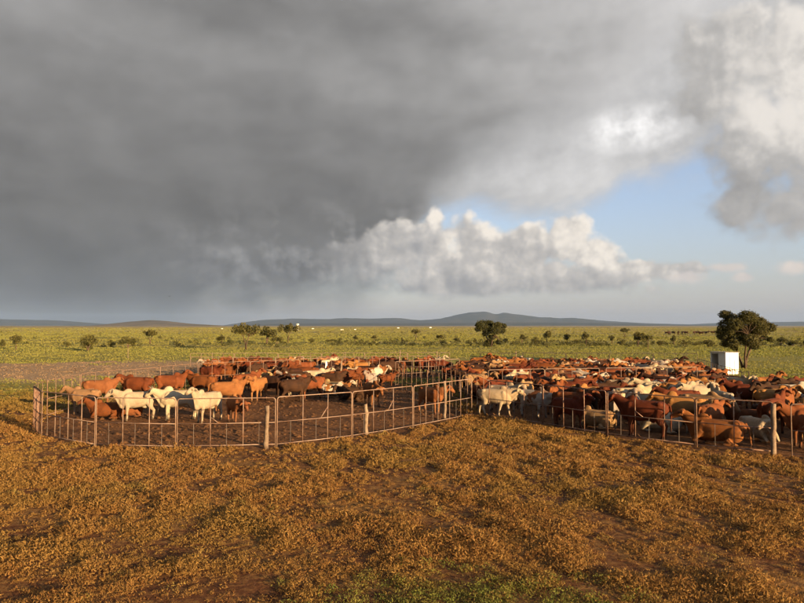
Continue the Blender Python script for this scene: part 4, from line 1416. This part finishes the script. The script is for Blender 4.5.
GLY, GRY = 'cattle in the left yard', 'cattle in the right yard'
W, EAST = math.pi, 0.0        # facing left / right in the picture
HERD = [  # px, foot y, heading, pose, hide, scale, label
    # left yard
    (137, 420, W + 0.45, 'stand', 'white', 0.98, 'leftmost white cow in the left yard, facing left', GLY),
    (178, 419.5, W + 0.35, 'heavy', 'white', 1.02, 'middle white cow in the left yard, head beside the first white cow', GLY),
    (207, 421.5, W + 1.15, 'up', 'white', 1.0, 'right hand white cow with upright neck in the left yard', GLY),
    (84, 414, W - 0.1, 'stand', 'fawn', 0.92, 'fawn cow nearest the left bend of the fence', GLY),
    (99, 404, EAST + 0.1, 'left', 'orange tan', 1.0, 'orange tan cow at the back left with its head to the right', GLY),
    (137, 401, W - 0.05, 'stand', 'red brown', 1.04, 'long red brown cow standing behind the first white cow', GLY),
    (170, 398, EAST, 'up', 'rust', 1.04, 'rust cow with raised head behind the middle white cow', GLY),
    (202, 398, W - 0.2, 'stand', 'red brown', 1.0, 'red brown cow right of the rust cow with raised head', GLY),
    (227, 407, EAST + 0.2, 'up', 'orange tan', 1.02, 'bright orange tan cow facing right behind the young orange cow', GLY),
    (236, 422.5, -0.9, 'low', 'orange tan', 0.86, 'young orange cow with lowered head close to the front fence', GLY),
    (107, 418, W + 0.2, 'lie', 'red brown', 0.92, 'red brown cow lying left of the white cows', GLY),
    (128, 417, EAST + 0.3, 'lie_right', 'orange tan', 0.80, 'small tan cow lying under the first white cow', GLY),
    (258, 401, -math.pi / 2 - 0.25, 'stand', 'orange tan', 1.0, 'orange cow facing the camera left of the dark gap', GLY),
    (247, 395, 0.7, 'up', 'rust', 1.0, 'rust cow behind the orange cow that faces the camera', GLY),
    (273, 398, -0.5, 'stand', 'dark brown', 1.0, 'dark brown cow right of the orange cow facing the camera', GLY),
    (310, 399, W + 0.5, 'left', 'rust', 1.0, 'rust cow with broad head turned to the camera', GLY),
    (290, 395, W - 0.5, 'stand', 'rust and white', 1.0, 'rust and white cow left of the broad headed rust cow', GLY),
    (316, 390, EAST + 0.2, 'stand', 'white', 1.0, 'white cow behind the broad headed rust cow', GLY),
    (334, 397, EAST, 'lie', 'rust and white', 1.0, 'rust and white cow lying right of the broad headed cow', GLY),
    (352, 401, W - 0.1, 'lie_left', 'dark brown', 1.0, 'dark brown cow lying in the middle of the left yard', GLY),
    (372, 406, -1.1, 'low', 'orange tan', 0.95, 'orange cow at the right end of the lying group', GLY),
    (431, 413.5, -0.9, 'left', 'orange tan', 0.98, 'lone tan cow standing by the front fence near the yard gap', GLY),
    (339, 391, 0.3, 'walk', 'red brown', 1.0, 'red brown cow walking at the back of the left yard', GLY),
    (182, 405, W, 'lie', 'dark brown', 0.95, 'dark cow lying behind the middle white cow', GLY),
    (214, 411, 2.2, 'walk', 'rust', 0.68, 'rust calf between the white cow and young orange cow', GLY),
    # right yard, near the fence
    (503, 411.5, EAST - 0.65, 'heavy', 'white', 1.0, 'grey white cow broadside at the left end of the right yard', GRY),
    (497, 403.5, W + 0.1, 'stand', 'rust', 1.0, 'rust cow behind the grey white cow', GRY),
    (534, 417, -0.75, 'low', 'white and brown', 0.97, 'white and brown cow with lowered head right of the grey white cow', GRY),
    (572, 422, EAST - 0.7, 'stand', 'red brown', 1.02, 'red brown cow broadside behind the second rusty hurdle', GRY),
    (596, 427.5, W - 0.7, 'lie', 'fawn', 0.95, 'pale fawn cow lying between the hurdles of the right yard', GRY),
    (614, 424, -1.9, 'stand', 'white and brown', 1.05, 'white cow with brown patches facing the front fence', GRY),
    (644, 437, W - 0.65, 'stand', 'red brown', 1.08, 'red brown cow with its rump in the sun, broadside', GRY),
    (661, 431.5, W - 0.5, 'lie_left', 'white', 1.0, 'white cow lying behind the broadside red brown cow', GRY),
    (684, 430, W - 0.4, 'heavy', 'orange tan', 1.05, 'large tan backed cow standing behind the lying red cow', GRY),
    (717, 443.5, W - 0.55, 'lie', 'rust', 1.12, 'red cow lying along the front fence of the right yard', GRY),
    (722, 422, 1.5, 'up', 'white', 1.05, 'white cow seen from behind, left of the crooked pale post', GRY),
    (758, 440, -1.4, 'lie_right', 'white', 1.05, 'white cow lying beside the crooked pale post', GRY),
    (748, 428, W - 0.2, 'lie', 'red brown', 1.0, 'red brown cow lying behind the white one by the crooked post', GRY),
    (812, 447, W - 0.1, 'stand', 'rust', 1.06, 'rust cow cut off by the right edge of the picture', GRY),
    (766, 401, EAST + 0.2, 'up', 'rust', 1.05, 'rust cow standing clear at the far right under the big tree', GRY),
    (738, 402, -1.3, 'stand', 'cream', 1.05, 'cream cow facing the camera below the white hut', GRY),
    (712, 404, W - 0.3, 'stand', 'orange tan', 1.0, 'tan cow left of the cream cow below the hut', GRY),
    (700, 413, W + 0.3, 'heavy', 'white', 1.05, 'white cow right of the divider hurdles', GRY),
    (655, 406, W - 0.3, 'stand', 'white', 1.0, 'white cow against the divider hurdles', GRY),
    (632, 417, 0.1, 'stand', 'cream', 1.05, 'cream cow behind the white one with brown patches', GRY),
    (800, 409, W, 'stand', 'dark brown', 1.1, 'dark brown cow at the right edge before the wire fence', GRY),
    (775, 415, W + 0.3, 'stand', 'dark brown', 1.1, 'dark brown cow behind the crooked pale post', GRY)]
for px, py, rz, pz, hide, s, lab, grp in HERD:
    q = G(px, py)
    cow(q.x, q.y, rz, pz, hide, lab, grp, s, horns=(hide in ('white', 'cream') and 'lie' not in pz and px != 206 and px % 2 == 0))

crng = random.Random(3)


HEADS = {'up': 'head raised', 'left': 'head turned', 'right': 'head turned', 'low': 'head lowered', 'walk': 'mid step', 'heavy': 'big humped'}


def herd_label(h, pz, rz, s, x, y, where):
    px = CX + FPX * x / y
    if where == 'backleft':
        col, row = ('below the white tower' if px < 312 else 'left of the grass lane'), 'left yard rear'
    elif where == 'back':
        col = next(t for lim, t in ((215, 'its left end'), (262, 'below the left tree clump'), (312, 'below the white tower'), (368, 'left of the grass lane'), (9999, 'beside the grass lane')) if px < lim)
        row = 'back herd'
    else:
        col = next(t for lim, t in ((505, 'below the centre tree'), (535, 'right of the centre tree'), (562, 'below the tall thin tree'), (600, 'below the dark thin tree'), (640, 'below the farther tree'),
                                    (675, 'below the bare trunked tree'), (708, 'left of the hut'), (742, 'below the hut'), (775, 'below the big tree'), (9999, 'at the right edge')) if px < lim)
        row = next(t for lim, t in ((25.5, 'by the front fence'), (30, 'second rows'), (34, 'middle rows'), (38, 'before the divider'), (42, 'behind the divider'), (47, 'far rows'), (52, 'farther rows'), (999, 'rearmost rows')) if y < lim)
    d = math.cos(rz), math.sin(rz)
    face = 'facing right' if d[0] > 0.75 else 'facing left' if d[0] < -0.75 else 'facing away' if d[1] > 0 else 'facing us'
    act = 'lying' if 'lie' in pz else HEADS.get(pz, '')
    lab = '%s %s %s%s, %s, %s' % (h, 'calf' if s < 0.8 else 'cow', face, ' ' + act if act and not (s < 0.8 and act == 'big humped') else '', row, col)
    return lab, 'cattle: ' + lab


def fill(poly, target, where, hides, lie=0.12, ymin=0, ymax=999, xlim=(-30, 24), margin=0.04, heading=None):
    a = np.array(poly)
    n, tries = 0, 0
    keys, wts = list(hides), list(hides.values())
    while n < target and tries < 14000:
        tries += 1
        x = crng.uniform(max(a[:, 0].min(), xlim[0]), min(a[:, 0].max(), xlim[1])); y = crng.uniform(max(a[:, 1].min(), ymin), min(a[:, 1].max(), ymax))
        if x < -0.70 * y - 1.0 or x > 0.70 * y + 3.0 or not in_poly(np.array([x]), np.array([y]), poly)[0]: continue
        s = crng.uniform(0.93, 1.07) if crng.random() > 0.06 else crng.uniform(0.6, 0.72)
        base = heading if heading is not None else crng.choice((0, math.pi))
        rz = base + crng.gauss(0, 0.55) if crng.random() < 0.75 else crng.uniform(0, 6.28)
        if not free(x, y, rz, s, margin if tries < 5000 else 0.0): continue
        pz = crng.choice(('lie', 'lie_left', 'lie_right')) if crng.random() < lie else crng.choice(('stand', 'stand', 'up', 'left', 'right', 'heavy', 'walk', 'low'))
        h = crng.choices(keys, wts)[0]
        lab, grp = herd_label(h, pz, rz, s, x, y, where)
        cow(x, y, rz, pz, h, lab, grp, s, horns=crng.random() < 0.12)
        n += 1
    return n


MIX = {'red brown': 6, 'rust': 5, 'orange tan': 4, 'fawn': 2, 'cream': 2, 'white': 1.6, 'dark brown': 5, 'rust and white': 1.6, 'white and brown': 0.8}  # dark hides weighted up, standing in for shade over the right yard
MIXB = {'red brown': 6, 'rust': 5, 'orange tan': 3, 'fawn': 1.2, 'cream': 1.2, 'white': 1, 'dark brown': 3, 'rust and white': 1.2}
YD = G(650, 396).y
nb_ = fill(POLY_BL, 62, 'back', MIXB, 0.03, margin=0.0, heading=None)
nl_ = fill([gp(225, 402), gp(300, 405), gp(350, 399), gp(392, 388), gp(380, 383), gp(250, 388)], 17, 'backleft', MIXB, 0.08)
n1 = fill(POLY_R, 95, 'near', MIX, 0.10, ymax=YD)
n2 = fill(POLY_R, 130, 'far', MIX, 0.04, ymin=YD)
print('cattle', len(PLACED), nb_, n1, n2)

# far herd on the plain, beyond the yards
for i in range(13):
    q = G(664 + i * 4.6 + crng.gauss(0, 1.2), 334.6 + crng.gauss(0, 0.4))
    cow(q.x, q.y, crng.uniform(0, 6.28), crng.choice(('low', 'walk', 'stand')), 'dark brown', '%s tiny dark cow from the left in the far line beside the hut tree' % (ORD[i] if i < 12 else 'last'), 'far grazing herd', 1.15)


# ------------------------------------------------------------------ birds in the sky
def bird(px, py, dist, label, span):
    d = ray(px, py).normalized()
    bm = bmesh.new()
    add_tube(bm, [(-0.35, 0, 0), (-0.2, 0, 0.01), (0.1, 0, 0.02), (0.28, 0, 0.02), (0.4, 0, 0)], [.02, .07, .09, .06, .015], 8)
    for s in (-1, 1):
        v = [bm.verts.new(c) for c in ((0.15, s * .05, .04), (-0.12, s * .05, .04), (-0.12, s * .45, .20), (0.12, s * .5, .22), (-0.10, s * 0.95, .12), (-0.16, s * 0.85, .11))]
        bm.faces.new((v[0], v[1], v[2], v[3])); bm.faces.new((v[3], v[2], v[5], v[4]))
    o = bm_obj('bird', bm, M['black_feather'], None, True)
    so = o.modifiers.new('t', 'SOLIDIFY'); so.thickness = 0.02
    o.location = Vector((0, 0, CAMH)) + d * dist
    o.rotation_euler = (0.2, 0, 0.6); o.scale = (span,) * 3
    tag(o, label, 'bird', 'birds in flight')


bird(169.5, 296.5, 150, 'tiny dark bird in front of the dark rain cloud', 0.45)
bird(452, 257, 190, 'tiny dark bird before the cumulus in the middle', 0.4)

# ------------------------------------------------------------------ haze
def haze():
    bm = bmesh.new()
    add_box(bm, (0, 0, 140), (34000, 34000, 300))
    m = bpy.data.materials.new('haze'); m.use_nodes = True
    t = m.node_tree; t.nodes.clear()
    v = t.nodes.new('ShaderNodeVolumePrincipled')
    v.inputs['Color'].default_value = (0.22, 0.345, 0.61, 1)
    v.inputs['Density'].default_value = 5.0e-5
    o = t.nodes.new('ShaderNodeOutputMaterial')
    t.links.new(v.outputs[0], o.inputs['Volume'])
    tag(bm_obj('haze', bm, m), 'thin pale haze over the plain', kind='stuff')


haze()
